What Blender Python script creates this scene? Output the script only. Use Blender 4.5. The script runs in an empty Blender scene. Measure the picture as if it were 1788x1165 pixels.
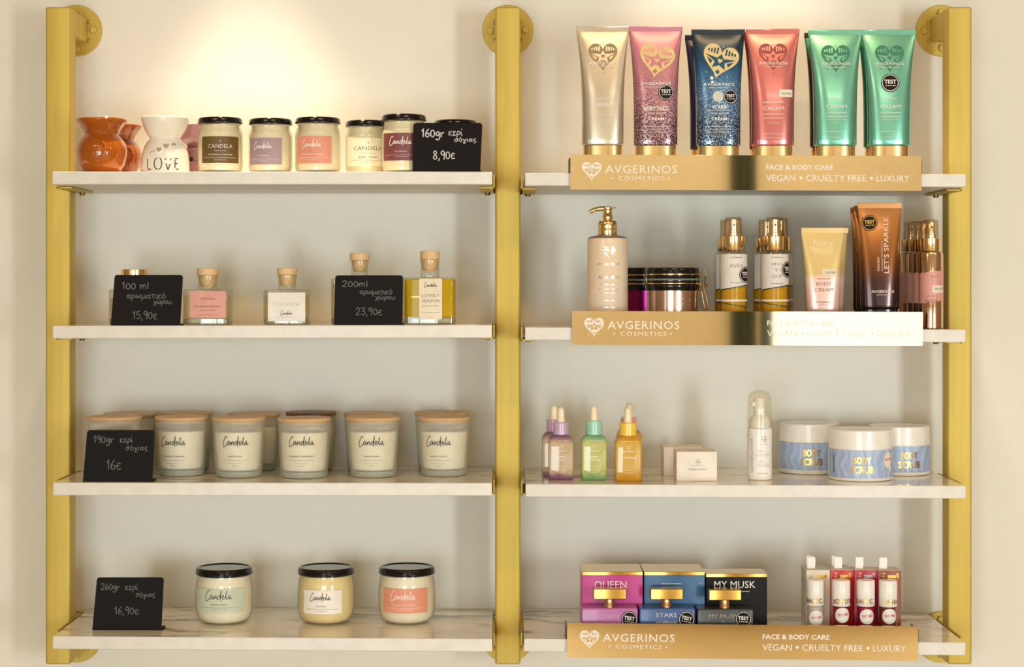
import bpy, math, random
from mathutils import Vector
random.seed(7)
sc = bpy.context.scene
C = sc.collection
pi = math.pi
MM = 0.001

# ---------------------------------------------------------------- camera
EYE = 1500.0                       # eye height, mm; 1 px = 1 mm at the shelf fronts (y = 0)
DIST = 3300.0
VX, HY = 885.0, 505.0              # vanishing point of the photograph, px
cd = bpy.data.cameras.new('camera'); cam = bpy.data.objects.new('camera', cd); C.objects.link(cam)
cam.location = (0, -DIST*MM, EYE*MM); cam.rotation_euler = (pi/2, 0, 0)
cd.sensor_width = 36.0; cd.sensor_fit = 'HORIZONTAL'; cd.lens = 36.0*DIST/1788.0
cd.shift_x = (894-VX)/1788.0; cd.shift_y = -(582.5-HY)/1788.0
cd.clip_start = 0.05; cd.clip_end = 60
sc.camera = cam
sc.view_settings.view_transform = 'Standard'; sc.view_settings.look = 'None'
sc.view_settings.gamma = 1.0; sc.view_settings.use_curve_mapping = False
sc.view_settings.exposure = -0.30
sc.cycles.transparent_max_bounces = 40
sc.cycles.max_bounces = 9; sc.cycles.diffuse_bounces = 5; sc.cycles.glossy_bounces = 5
sc.cycles.caustics_reflective = False; sc.cycles.caustics_refractive = False

# ---------------------------------------------------------------- world and lamps
w = bpy.data.worlds.new('world'); sc.world = w; w.use_nodes = True
w.node_tree.nodes['Background'].inputs[0].default_value = (0.75, 0.82, 1.0, 1)
w.node_tree.nodes['Background'].inputs[1].default_value = 0.6

FILL_FRONT = 15.0          # radiance of the glowing panes: windows and added fill
FILL_REAR = 56.0; WIN_DIMMED = 2.6; WIN_SIDE = 4.0
def lamp(kind, name, loc, rot, energy, col, **kw):
    l = bpy.data.lights.new(name, kind); l.energy = energy; l.color = col
    for a, b in kw.items(): setattr(l, a, b)
    o = bpy.data.objects.new(name, l); C.objects.link(o)
    o.location = loc; o.rotation_euler = rot
    return o
WARM = (1.0, 0.80, 0.56)
lamp('SPOT', 'downlight_candles', (-0.487, 0.03, 2.86), (math.radians(2), 0, 0), 110, (1, .86, .66), spot_size=math.radians(38), spot_blend=0.4, shadow_soft_size=0.03)
lamp('SPOT', 'downlight_tubes', (0.43, 0.03, 2.93), (math.radians(2), 0, 0), 72, (1, .82, .60), spot_size=math.radians(44), spot_blend=0.4, shadow_soft_size=0.03)
for i, (x, y, e) in enumerate(((-1.3, -2.0, 17), (0.5, -2.0, 17), (2.1, -2.0, 17), (-0.6, -4.5, 16), (1.2, -4.5, 16))):
    lamp('AREA', 'ceiling_fill', (x, y, 2.93), (0, 0, 0), e, (1, .64, .33) if y > -3 else (1, .86, .66), shape='RECTANGLE', size=0.9, size_y=0.3)  # added fill lamps: warm wash on the upper wall, lift for the rear wall

# ---------------------------------------------------------------- material helpers
def lin(c):
    r = []
    for v in c:
        v = v/255.0
        r.append(v/12.92 if v <= .04045 else ((v+.055)/1.055)**2.4)
    return (r[0], r[1], r[2], 1.0)
MATS = {}
def newmat(name):
    m = bpy.data.materials.new(name); m.use_nodes = True
    nt = m.node_tree
    for n in list(nt.nodes): nt.nodes.remove(n)
    out = nt.nodes.new('ShaderNodeOutputMaterial')
    return m, nt, out
def N(nt, kind, **kw):
    n = nt.nodes.new('ShaderNode'+kind)
    for a, b in kw.items():
        if a.startswith('i_'):
            key = a[2:]
            n.inputs[int(key) if key.isdigit() else key.replace('_', ' ')].default_value = b
        else: setattr(n, a, b)
    return n
def ramp(nt, stops):
    n = nt.nodes.new('ShaderNodeValToRGB'); e = n.color_ramp.elements
    while len(e) < len(stops): e.new(0.5)
    for x, (p, c) in zip(e, stops): x.position = p; x.color = c
    return n
def P(name, rgb, rough=.5, metal=0.0, coat=0.0, var=0.04, scale=30.0, bump=0.0, spec=0.5):
    """plain surface with a little procedural variation of tone"""
    if name in MATS: return MATS[name]
    m, nt, out = newmat(name)
    b = N(nt, 'BsdfPrincipled'); c = lin(rgb)
    tc = N(nt, 'TexCoord'); no = N(nt, 'TexNoise'); no.inputs['Scale'].default_value = scale; no.inputs['Detail'].default_value = 4
    nt.links.new(tc.outputs['Object'], no.inputs['Vector'])
    lo = tuple(max(0, v*(1-var)) for v in c[:3])+(1,); hi = tuple(min(1, v*(1+var)) for v in c[:3])+(1,)
    r = ramp(nt, [(.35, lo), (.65, hi)])
    nt.links.new(no.outputs[0], r.inputs[0]); nt.links.new(r.outputs[0], b.inputs['Base Color'])
    b.inputs['Roughness'].default_value = rough; b.inputs['Metallic'].default_value = metal
    b.inputs['Coat Weight'].default_value = coat; b.inputs['Coat Roughness'].default_value = .06
    b.inputs['Specular IOR Level'].default_value = spec
    if bump:
        bu = N(nt, 'Bump'); bu.inputs['Strength'].default_value = bump; bu.inputs['Distance'].default_value = .002
        nt.links.new(no.outputs[0], bu.inputs['Height']); nt.links.new(bu.outputs[0], b.inputs['Normal'])
    nt.links.new(b.outputs[0], out.inputs[0]); MATS[name] = m; return m
def clear(name, rgb, diff=0.0, edge=(150, 150, 140), rough=0.02, drgb=None, gloss=1.0, stops=None, height=None, spark=0.0):
    """thin see-through wall: transparent + some body colour + fresnel gloss; stops = colour bands along the height"""
    if name in MATS: return MATS[name]
    m, nt, out = newmat(name)
    tr = N(nt, 'BsdfTransparent'); di = N(nt, 'BsdfDiffuse'); gl = N(nt, 'BsdfGlossy'); gl.inputs['Roughness'].default_value = rough
    lw = N(nt, 'LayerWeight'); lw.inputs['Blend'].default_value = .35
    l2 = N(nt, 'LayerWeight'); l2.inputs['Blend'].default_value = .5
    pw_ = N(nt, 'Math', operation='POWER'); pw_.inputs[1].default_value = 4.0; nt.links.new(l2.outputs['Facing'], pw_.inputs[0])
    fr = N(nt, 'Math', operation='MULTIPLY_ADD'); fr.inputs[1].default_value = .7; fr.inputs[2].default_value = .045; nt.links.new(pw_.outputs[0], fr.inputs[0])
    mc = N(nt, 'Mix', data_type='RGBA'); mc.inputs[6].default_value = lin(rgb); mc.inputs[7].default_value = lin(edge)
    nt.links.new(lw.outputs['Facing'], mc.inputs[0])
    di.inputs[0].default_value = lin(drgb or rgb)
    if stops:
        tc = N(nt, 'TexCoord'); sx = N(nt, 'SeparateXYZ'); nt.links.new(tc.outputs['Object'], sx.inputs[0])
        no = N(nt, 'TexNoise'); no.inputs['Scale'].default_value = 60; nt.links.new(tc.outputs['Object'], no.inputs['Vector'])
        ma = N(nt, 'MapRange'); ma.inputs['From Max'].default_value = height*MM
        ad = N(nt, 'Math', operation='MULTIPLY_ADD'); ad.inputs[1].default_value = .22; 
        nt.links.new(sx.outputs['Z'], ma.inputs['Value']); nt.links.new(no.outputs[0], ad.inputs[0]); nt.links.new(ma.outputs[0], ad.inputs[2])
        su = N(nt, 'Math', operation='SUBTRACT'); su.inputs[1].default_value = .11; nt.links.new(ad.outputs[0], su.inputs[0])
        r = ramp(nt, [(p, lin(c)) for p, c in stops]); nt.links.new(su.outputs[0], r.inputs[0])
        ga = N(nt, 'Gamma'); ga.inputs[1].default_value = .2; nt.links.new(r.outputs[0], ga.inputs[0]); nt.links.new(ga.outputs[0], mc.inputs[6]); nt.links.new(r.outputs[0], di.inputs[0])
    nt.links.new(mc.outputs[2], tr.inputs[0])
    a = N(nt, 'MixShader'); a.inputs[0].default_value = diff
    nt.links.new(tr.outputs[0], a.inputs[1]); nt.links.new(di.outputs[0], a.inputs[2])
    b = N(nt, 'MixShader'); f = N(nt, 'Math', operation='MULTIPLY'); f.inputs[1].default_value = gloss
    nt.links.new(fr.outputs[0], f.inputs[0]); nt.links.new(f.outputs[0], b.inputs[0])
    nt.links.new(a.outputs[0], b.inputs[1]); nt.links.new(gl.outputs[0], b.inputs[2])
    nt.links.new(b.outputs[0], out.inputs[0]); MATS[name] = m; return m
def bands(name, stops, height, rough=.25, metal=.8, glitter=0.0, gz=(0, 1), gcol=(255, 225, 225), coat=.3, wob=0.05, nscale=25):
    """colour changing along the height of the thing (printed on it), optional printed glitter in the lower part"""
    if name in MATS: return MATS[name]
    m, nt, out = newmat(name)
    b = N(nt, 'BsdfPrincipled'); b.inputs['Roughness'].default_value = rough; b.inputs['Metallic'].default_value = metal
    b.inputs['Coat Weight'].default_value = coat; b.inputs['Coat Roughness'].default_value = .08
    tc = N(nt, 'TexCoord'); sx = N(nt, 'SeparateXYZ'); nt.links.new(tc.outputs['Object'], sx.inputs[0])
    ma = N(nt, 'MapRange'); ma.inputs['From Max'].default_value = height*MM; nt.links.new(sx.outputs['Z'], ma.inputs['Value'])
    no = N(nt, 'TexNoise'); no.inputs['Scale'].default_value = nscale; nt.links.new(tc.outputs['Object'], no.inputs['Vector'])
    ad = N(nt, 'Math', operation='MULTIPLY_ADD'); ad.inputs[1].default_value = wob
    nt.links.new(no.outputs[0], ad.inputs[0]); nt.links.new(ma.outputs[0], ad.inputs[2])
    r = ramp(nt, [(p, lin(c)) for p, c in stops]); nt.links.new(ad.outputs[0], r.inputs[0])
    col = r.outputs[0]
    if glitter:
        vo = N(nt, 'TexVoronoi'); vo.inputs['Scale'].default_value = 950; nt.links.new(tc.outputs['Object'], vo.inputs['Vector'])
        v2 = ramp(nt, [(.62, (0, 0, 0, 1)), (.74, (1, 1, 1, 1))]); sp = N(nt, 'SeparateColor'); nt.links.new(vo.outputs['Color'], sp.inputs[0]); nt.links.new(sp.outputs[0], v2.inputs[0])
        zr = ramp(nt, [(gz[0], (1, 1, 1, 1)), (gz[1], (0, 0, 0, 1))]); nt.links.new(ma.outputs[0], zr.inputs[0])
        mu = N(nt, 'Math', operation='MULTIPLY'); nt.links.new(v2.outputs[0], mu.inputs[0]); nt.links.new(zr.outputs[0], mu.inputs[1])
        m2 = N(nt, 'Math', operation='MULTIPLY'); m2.inputs[1].default_value = glitter; nt.links.new(mu.outputs[0], m2.inputs[0])
        mx = N(nt, 'Mix', data_type='RGBA'); mx.inputs[7].default_value = lin(gcol)
        nt.links.new(m2.outputs[0], mx.inputs[0]); nt.links.new(col, mx.inputs[6]); col = mx.outputs[2]
    nt.links.new(col, b.inputs['Base Color']); nt.links.new(b.outputs[0], out.inputs[0]); MATS[name] = m; return m
def emit(name, rgb, s):
    m, nt, out = newmat(name); e = N(nt, 'Emission'); e.inputs[0].default_value = lin(rgb); e.inputs[1].default_value = s
    tc = N(nt, 'TexCoord'); no = N(nt, 'TexNoise'); no.inputs['Scale'].default_value = 1.2; nt.links.new(tc.outputs['Object'], no.inputs['Vector'])
    r = ramp(nt, [(.3, tuple(v*.9 for v in lin(rgb)[:3])+(1,)), (.7, lin(rgb))]); nt.links.new(no.outputs[0], r.inputs[0]); nt.links.new(r.outputs[0], e.inputs[0])
    nt.links.new(e.outputs[0], out.inputs[0]); MATS[name] = m; return m

# special surfaces
def wall_material():
    m, nt, out = newmat('painted_wall'); b = N(nt, 'BsdfPrincipled'); tc = N(nt, 'TexCoord')
    n1 = N(nt, 'TexNoise'); n1.inputs['Scale'].default_value = 1.6; n1.inputs['Detail'].default_value = 5; nt.links.new(tc.outputs['Object'], n1.inputs['Vector'])
    r = ramp(nt, [(.35, lin((234, 228, 214))), (.65, lin((237, 231, 218)))]); nt.links.new(n1.outputs[0], r.inputs[0]); nt.links.new(r.outputs[0], b.inputs['Base Color'])
    n2 = N(nt, 'TexNoise'); n2.inputs['Scale'].default_value = 90; n2.inputs['Detail'].default_value = 6; nt.links.new(tc.outputs['Object'], n2.inputs['Vector'])
    bu = N(nt, 'Bump'); bu.inputs['Strength'].default_value = .12; bu.inputs['Distance'].default_value = .002
    nt.links.new(n2.outputs[0], bu.inputs['Height']); nt.links.new(bu.outputs[0], b.inputs['Normal'])
    b.inputs['Roughness'].default_value = .62; b.inputs['Specular IOR Level'].default_value = .3
    nt.links.new(b.outputs[0], out.inputs[0]); return m
def gold_paint():
    m, nt, out = newmat('gold_paint'); b = N(nt, 'BsdfPrincipled'); tc = N(nt, 'TexCoord')
    mp = N(nt, 'Mapping'); mp.inputs['Scale'].default_value = (60, 60, 3); nt.links.new(tc.outputs['Object'], mp.inputs['Vector'])
    n1 = N(nt, 'TexNoise'); n1.inputs['Scale'].default_value = 1.0; n1.inputs['Detail'].default_value = 6; nt.links.new(mp.outputs[0], n1.inputs['Vector'])
    r = ramp(nt, [(.3, lin((192, 164, 66))), (.7, lin((206, 178, 82)))]); nt.links.new(n1.outputs[0], r.inputs[0])
    n2 = N(nt, 'TexNoise'); n2.inputs['Scale'].default_value = 45; n2.inputs['Detail'].default_value = 3; nt.links.new(tc.outputs['Object'], n2.inputs['Vector'])
    r2 = ramp(nt, [(.73, (0, 0, 0, 1)), (.79, (1, 1, 1, 1))]); nt.links.new(n2.outputs[0], r2.inputs[0])
    mx = N(nt, 'Mix', data_type='RGBA'); mx.inputs[7].default_value = lin((150, 112, 40)); nt.links.new(r2.outputs[0], mx.inputs[0]); nt.links.new(r.outputs[0], mx.inputs[6])
    nt.links.new(mx.outputs[2], b.inputs['Base Color'])
    b.inputs['Metallic'].default_value = .3; b.inputs['Roughness'].default_value = .5
    nt.links.new(b.outputs[0], out.inputs[0]); return m
def marble():
    m, nt, out = newmat('veined_marble'); b = N(nt, 'BsdfPrincipled'); tc = N(nt, 'TexCoord')
    mp = N(nt, 'Mapping'); mp.inputs['Scale'].default_value = (1.0, 3.2, 1); mp.inputs['Rotation'].default_value = (0, 0, .22); nt.links.new(tc.outputs['Object'], mp.inputs['Vector'])
    n1 = N(nt, 'TexNoise'); n1.inputs['Scale'].default_value = 2.6; n1.inputs['Detail'].default_value = 7; n1.inputs['Distortion'].default_value = 1.2; nt.links.new(mp.outputs[0], n1.inputs['Vector'])
    s = N(nt, 'Math', operation='SUBTRACT'); s.inputs[1].default_value = .5; nt.links.new(n1.outputs[0], s.inputs[0])
    a = N(nt, 'Math', operation='ABSOLUTE'); nt.links.new(s.outputs[0], a.inputs[0])
    v = ramp(nt, [(.0, (1, 1, 1, 1)), (.02, (.45, .45, .45, 1)), (.05, (0, 0, 0, 1))]); nt.links.new(a.outputs[0], v.inputs[0])
    n3 = N(nt, 'TexNoise'); n3.inputs['Scale'].default_value = 3; nt.links.new(tc.outputs['Object'], n3.inputs['Vector'])
    v3 = ramp(nt, [(.40, (0, 0, 0, 1)), (.56, (1, 1, 1, 1))]); nt.links.new(n3.outputs[0], v3.inputs[0])
    mu = N(nt, 'Math', operation='MULTIPLY'); nt.links.new(v.outputs[0], mu.inputs[0]); nt.links.new(v3.outputs[0], mu.inputs[1])
    mx = N(nt, 'Mix', data_type='RGBA'); mx.inputs[6].default_value = lin((250, 244, 232)); mx.inputs[7].default_value = lin((92, 80, 68))
    nt.links.new(mu.outputs[0], mx.inputs[0]); nt.links.new(mx.outputs[2], b.inputs['Base Color'])
    b.inputs['Roughness'].default_value = .05; b.inputs['IOR'].default_value = 2.0
    nt.links.new(b.outputs[0], out.inputs[0]); return m
def wood(name, a, bcol, rough=.5, sx=8, sz=90):
    m, nt, out = newmat(name); b = N(nt, 'BsdfPrincipled'); tc = N(nt, 'TexCoord')
    mp = N(nt, 'Mapping'); mp.inputs['Scale'].default_value = (sx, sz, sz); nt.links.new(tc.outputs['Object'], mp.inputs['Vector'])
    n1 = N(nt, 'TexNoise'); n1.inputs['Scale'].default_value = 1.5; n1.inputs['Detail'].default_value = 8; n1.inputs['Distortion'].default_value = .8; nt.links.new(mp.outputs[0], n1.inputs['Vector'])
    r = ramp(nt, [(.3, lin(a)), (.7, lin(bcol))]); nt.links.new(n1.outputs[0], r.inputs[0]); nt.links.new(r.outputs[0], b.inputs['Base Color'])
    b.inputs['Roughness'].default_value = rough; nt.links.new(b.outputs[0], out.inputs[0]); return m

WALL = wall_material(); GOLD = gold_paint(); MARBLE = marble()
LIDWOOD = wood('bamboo', (200, 162, 112), (216, 180, 130)); CORK = wood('pale_beech', (218, 180, 128), (229, 195, 146), sx=50, sz=14)
FLOORW = wood('oak_floor', (176, 150, 112), (190, 164, 124), .65, 1.2, 14)
EDGE = P('cream_edge', (226, 222, 213), .42)
BLACK = P('glossy_black', (14, 12, 11), .14, coat=.15, spec=.35)
SIGN = P('matt_black_acrylic', (24, 20, 18), .55, spec=.1)
CHALKW = P('white_chalk', (205, 205, 200), .9); CHALKG = P('grey_chalk', (124, 124, 120), .9)
MIRROR = P('gold_mirror', (250, 232, 190), .035, 1.0, var=.01)
GOLDM = P('polished_gold', (246, 214, 156), .15, 1.0, var=.02)
GOLDF = P('gold_foil', (220, 172, 88), .28, 1.0, var=.02)
WHITE = P('white_plastic', (240, 236, 228), .3, coat=.2)
PRINT = P('white_print', (240, 234, 224), .5); INK = P('black_ink', (38, 32, 30), .6); GREYINK = P('grey_ink', (120, 110, 102), .6)
REDINK = P('red_ink', (222, 72, 62), .6); STICK = P('black_sticker', (30, 23, 20), .6, spec=.15); CREAMST = P('cream_sticker', (232, 216, 196), .6)
GLASS = clear('clear_glass', (252, 252, 248), edge=(226, 224, 208))
FROST = clear('frosted_glass', (248, 247, 240), diff=.28, edge=(236, 236, 226), rough=.35, drgb=(240, 238, 226), gloss=.5)
WAX = P('cream_wax', (248, 236, 204), .45); WAXY = P('butter_wax', (246, 226, 172), .45); WAXW = P('ivory_wax', (250, 242, 222), .5)

# ---------------------------------------------------------------- geometry helpers (mm)
def k(d): return DIST/(DIST+d)
def WX(px, d=0): return (px-VX)/k(d)
def WZ(py, d=0): return EYE+(HY-py)/k(d)
def tr(vf, x=0, y=0, z=0): return [(a+x, b+y, c+z) for a, b, c in vf[0]], vf[1]
def rotz(vf, a):
    ca, sa = math.cos(a), math.sin(a)
    return [(x*ca-y*sa, x*sa+y*ca, z) for x, y, z in vf[0]], vf[1]
def rotx(vf, a):
    ca, sa = math.cos(a), math.sin(a)
    return [(x, y*ca-z*sa, y*sa+z*ca) for x, y, z in vf[0]], vf[1]
def roty(vf, a):
    ca, sa = math.cos(a), math.sin(a)
    return [(x*ca+z*sa, y, -x*sa+z*ca) for x, y, z in vf[0]], vf[1]
def join(*vfs):
    V, F = [], []
    for v, f in vfs:
        n = len(V); V += list(v); F += [tuple(i+n for i in q) for q in f]
    return V, F
def lathe(prof, n=48):
    V, F, rings = [], [], []
    for r, z in prof:
        if r < 1e-6: rings.append([len(V)]); V.append((0, 0, z))
        else:
            rings.append(list(range(len(V), len(V)+n)))
            V += [(r*math.cos(2*pi*j/n), r*math.sin(2*pi*j/n), z) for j in range(n)]
    for a, b in zip(rings, rings[1:]):
        if len(a) == 1 and len(b) == 1: continue
        for j in range(n):
            j2 = (j+1) % n
            if len(a) == 1: F.append((a[0], b[j2], b[j]))
            elif len(b) == 1: F.append((a[j], a[j2], b[0]))
            else: F.append((a[j], a[j2], b[j2], b[j]))
    return V, F
def loft(rings, cap0=True, cap1=True):
    n = len(rings[0]); V = [p for r in rings for p in r]; F = []
    for i in range(len(rings)-1):
        for j in range(n):
            j2 = (j+1) % n
            F.append((i*n+j, i*n+j2, (i+1)*n+j2, (i+1)*n+j))
    if cap0: F.append(tuple(range(n-1, -1, -1)))
    if cap1: F.append(tuple(range((len(rings)-1)*n, len(rings)*n)))
    return V, F
def rrect(w, d, r, z, seg=5):
    r = max(.01, min(r, w/2-.01, d/2-.01)); P_ = []
    for cx, cy, a0 in ((w/2-r, d/2-r, 0), (-w/2+r, d/2-r, pi/2), (-w/2+r, -d/2+r, pi), (w/2-r, -d/2+r, 1.5*pi)):
        for i in range(seg+1):
            a = a0+pi/2*i/seg; P_.append((cx+r*math.cos(a), cy+r*math.sin(a), z))
    return P_
def rbox(w, d, h, r=1.0, b=.8, seg=3):
    b = min(b, h/2-.01)
    return loft([rrect(w-2*b, d-2*b, max(.02, r-b), 0, seg), rrect(w, d, r, b, seg), rrect(w, d, r, h-b, seg), rrect(w-2*b, d-2*b, max(.02, r-b), h, seg)])
def sup(a, b, n, z, m=56):
    R = []
    for j in range(m):
        t = 2*pi*j/m; c, s = math.cos(t), math.sin(t)
        R.append((a*math.copysign(abs(c)**(2/n), c), b*math.copysign(abs(s)**(2/n), s), z))
    return R
def pipe(pts, r, n=8, closed=False):
    pts = [Vector(p) for p in pts]; V, F = [], []; m = len(pts); prev = None
    for i, p in enumerate(pts):
        a = pts[(i-1) % m] if closed or i else p; b = pts[(i+1) % m] if closed or i < m-1 else p
        t = (b-a).normalized()
        if prev is None: u = t.orthogonal().normalized()
        else:
            u = prev-t*prev.dot(t)
            u = u.normalized() if u.length > 1e-6 else t.orthogonal().normalized()
        prev = u; v = t.cross(u)
        rr = r[i] if isinstance(r, (list, tuple)) else r
        for j in range(n):
            q = p+(u*math.cos(2*pi*j/n)+v*math.sin(2*pi*j/n))*rr; V.append(tuple(q))
    for i in range(m if closed else m-1):
        i2 = (i+1) % m
        for j in range(n):
            j2 = (j+1) % n; F.append((i*n+j, i*n+j2, i2*n+j2, i2*n+j))
    if not closed: F += [tuple(range(n-1, -1, -1)), tuple(range((m-1)*n, m*n))]
    return V, F
def cr(pts, sub=6, closed=False):
    """Catmull-Rom through points (any dimension)"""
    n = len(pts); out = []
    for i in range(n if closed else n-1):
        p0 = pts[(i-1) % n] if closed or i else pts[0]; p1 = pts[i]; p2 = pts[(i+1) % n]; p3 = pts[(i+2) % n] if closed or i < n-2 else pts[-1]
        for s in range(sub):
            t = s/sub
            out.append(tuple(.5*(2*b+(c-a)*t+(2*a-5*b+4*c-d)*t*t+(3*b-a-3*c+d)*t**3) for a, b, c, d in zip(p0, p1, p2, p3)))
    if not closed: out.append(tuple(pts[-1]))
    return out

def mk(name, vf, mats, parent=None, sharp=38, label=None, loc=None, slots=None):
    me = bpy.data.meshes.new(name)
    me.from_pydata([(x*MM, y*MM, z*MM) for x, y, z in vf[0]], [], vf[1]); me.update()
    if not isinstance(mats, (list, tuple)): mats = [mats]
    for m in mats: me.materials.append(m)
    me.polygons.foreach_set('use_smooth', [sharp is not None]*len(me.polygons))
    if sharp is not None:
        try: me.set_sharp_from_angle(angle=math.radians(sharp))
        except Exception: pass
    if slots: me.polygons.foreach_set('material_index', slots)
    o = bpy.data.objects.new(name, me); C.objects.link(o)
    if parent is not None: o.parent = parent
    if loc: o.location = tuple(v*MM for v in loc)
    if label: o['label'] = label
    return o
def thing(name, label, cat, X, Y, Z, rz=0.0, group=None):
    o = bpy.data.objects.new(name, None); C.objects.link(o); o.empty_display_size = .02
    o.location = (X*MM, Y*MM, Z*MM); o.rotation_euler = (0, 0, rz); o['label'] = label; o['category'] = cat
    if group: o['group'] = group
    return o
def structure(o): o['kind'] = 'structure'; return o
def copy_thing(root, label=None, loc=None, rz=None):
    r = root.copy(); C.objects.link(r)
    if label: r['label'] = label
    if loc: r.location = tuple(v*MM for v in loc)
    if rz is not None: r.rotation_euler = (0, 0, rz)
    def rec(src, dst):
        for ch in list(src.children):
            c = ch.copy(); C.objects.link(c); c.parent = dst; rec(ch, c)
    rec(root, r); return r

# ---------------------------------------------------------------- flat artwork: text, strokes, marks
TXT = {}
def text_mesh(s, thick=0.0, track=1.0):
    key = (s, thick, track)
    if key not in TXT:
        c = bpy.data.curves.new('lettering', 'FONT'); c.body = s; c.size = 1; c.align_x = 'CENTER'; c.resolution_u = 2; c.offset = thick; c.space_character = track
        o = bpy.data.objects.new('lettering', c); m = o.to_mesh()
        TXT[key] = ([(v.co.x, v.co.y) for v in m.vertices], [tuple(p.vertices) for p in m.polygons])
        o.to_mesh_clear(); bpy.data.objects.remove(o); bpy.data.curves.remove(c)
    return TXT[key]
class Art:
    def __init__(s): s.V = []; s.F = []
    def add(s, V, F, x=0, y=0, rot=0, sx=1, sy=1):
        n = len(s.V); ca, sa = math.cos(rot), math.sin(rot)
        for a, b in V:
            a *= sx; b *= sy; s.V.append((x+a*ca-b*sa, y+a*sa+b*ca))
        s.F += [tuple(i+n for i in f) for f in F]; return s
    def text(s, t, h, x=0, y=0, w=None, rot=0, thick=0.0, track=1.0):
        """capital height h, centred on (x, y); w squeezes to a width"""
        V, F = text_mesh(t, thick, track); q = h/.73; sx = q
        if not V: return s
        lo, hi = min(v[0] for v in V), max(v[0] for v in V)
        if w: sx = w/(hi-lo)
        mid = (lo+hi)/2
        V = [(a-mid, b-.365) for a, b in V]
        return s.add(V, F, x, y, rot, sx, q)
    def stroke(s, pts, wd, closed=False):
        n = len(s.V); m = len(pts)
        for i, p in enumerate(pts):
            a = pts[(i-1) % m] if closed or i else p; b = pts[(i+1) % m] if closed or i < m-1 else p
            dx, dy = b[0]-a[0], b[1]-a[1]; L = math.hypot(dx, dy) or 1
            nx, ny = -dy/L*wd/2, dx/L*wd/2
            s.V += [(p[0]-nx, p[1]-ny), (p[0]+nx, p[1]+ny)]
        for i in range(m if closed else m-1):
            j = (i+1) % m
            s.F.append((n+2*i, n+2*j, n+2*j+1, n+2*i+1))
        return s
    def rect(s, w, h, x=0, y=0, r=0.0, nx=12, ny=4, rot=0):
        us = [-w/2+w*i/nx for i in range(nx+1)]
        if r: us = sorted(set([round(u, 4) for u in us if abs(u) < w/2-r]+[round(sg*(w/2-r+r*math.sin(a*pi/12)), 4) for sg in (-1, 1) for a in range(7)]))
        V, F = [], []
        for u in us:
            e = abs(u)-(w/2-r); hv = h/2-((r-math.sqrt(max(0, r*r-e*e))) if r and e > 0 else 0)
            V += [(u, -hv+2*hv*j/ny) for j in range(ny+1)]
        for i in range(len(us)-1):
            for j in range(ny):
                a = i*(ny+1)+j; F.append((a, a+ny+1, a+ny+2, a+1))
        return s.add(V, F, x, y, rot)
    def disc(s, r, x=0, y=0, r0=0.0, n=40, sx=1, sy=1, rings=3):
        V, F = [], []
        if r0 == 0: V = [(0, 0)]+[(r*q/rings*math.cos(2*pi*i/n), r*q/rings*math.sin(2*pi*i/n)) for q in range(1, rings+1) for i in range(n)]
        if r0 == 0:
            for i in range(n): F.append((0, 1+i, 1+(i+1) % n))
            for q in range(rings-1):
                for i in range(n): F.append((1+q*n+i, 1+(q+1)*n+i, 1+(q+1)*n+(i+1) % n, 1+q*n+(i+1) % n))
        else:
            V = [(q*math.cos(2*pi*i/n), q*math.sin(2*pi*i/n)) for q in (r0, r) for i in range(n)]
            for i in range(n): F.append((i, n+i, n+(i+1) % n, (i+1) % n))
        return s.add(V, F, x, y, 0, sx, sy)
    def dashes(s, w, h, x=0, y=0, seed=0):
        """a line of print too small to read: short bars"""
        rn = random.Random(seed); u = -w/2
        while u < w/2:
            q = min(rn.uniform(.7, 1.9), w/2-u)
            if q > .3: s.rect(q, h*rn.uniform(.6, .95), x+u+q/2, y, nx=1, ny=1)
            u += q+rn.uniform(.5, .95)
        return s
    def fill(s, polys, x=0, y=0, sc_=1, rot=0):
        c = bpy.data.curves.new('mark', 'CURVE'); c.dimensions = '2D'; c.fill_mode = 'BOTH'
        for pts in polys:
            sp = c.splines.new('POLY'); sp.points.add(len(pts)-1); sp.use_cyclic_u = True
            for p, q in zip(sp.points, pts): p.co = (q[0], q[1], 0, 1)
        o = bpy.data.objects.new('mark', c); m = o.to_mesh()
        V = [(v.co.x, v.co.y) for v in m.vertices]; F = []
        for p in m.polygons:
            f = tuple(p.vertices); a = sum(V[f[i]][0]*V[f[(i+1) % len(f)]][1]-V[f[(i+1) % len(f)]][0]*V[f[i]][1] for i in range(len(f)))
            F.append(f if a > 0 else f[::-1])
        o.to_mesh_clear(); bpy.data.objects.remove(o); bpy.data.curves.remove(c)
        return s.add(V, F, x, y, rot, sc_, sc_)
def flat(y=0, x0=0, z0=0): return lambda u, v, l: (x0+u, y-l, z0+v)
def cyl(R, z0=0, th=0.0, tz=0.0): return lambda u, v, l: ((R+l)*math.sin(th+u/R), -(R+l)*math.cos(th+u/R), z0+v)
def revo(Rf, z0=0, th=0.0):
    def f(u, v, l):
        R = Rf(z0+v); return ((R+l)*math.sin(th+u/R), -(R+l)*math.cos(th+u/R), z0+v)
    return f
def sidex(x, sgn, y0=0, z0=0): return lambda u, v, l: (x+sgn*l, y0+sgn*u, z0+v)
def decal(name, art, surf, lift, mat, parent, label=None):
    return mk(name, ([surf(u, v, lift) for u, v in art.V], art.F), mat, parent, sharp=60, label=label)

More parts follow.
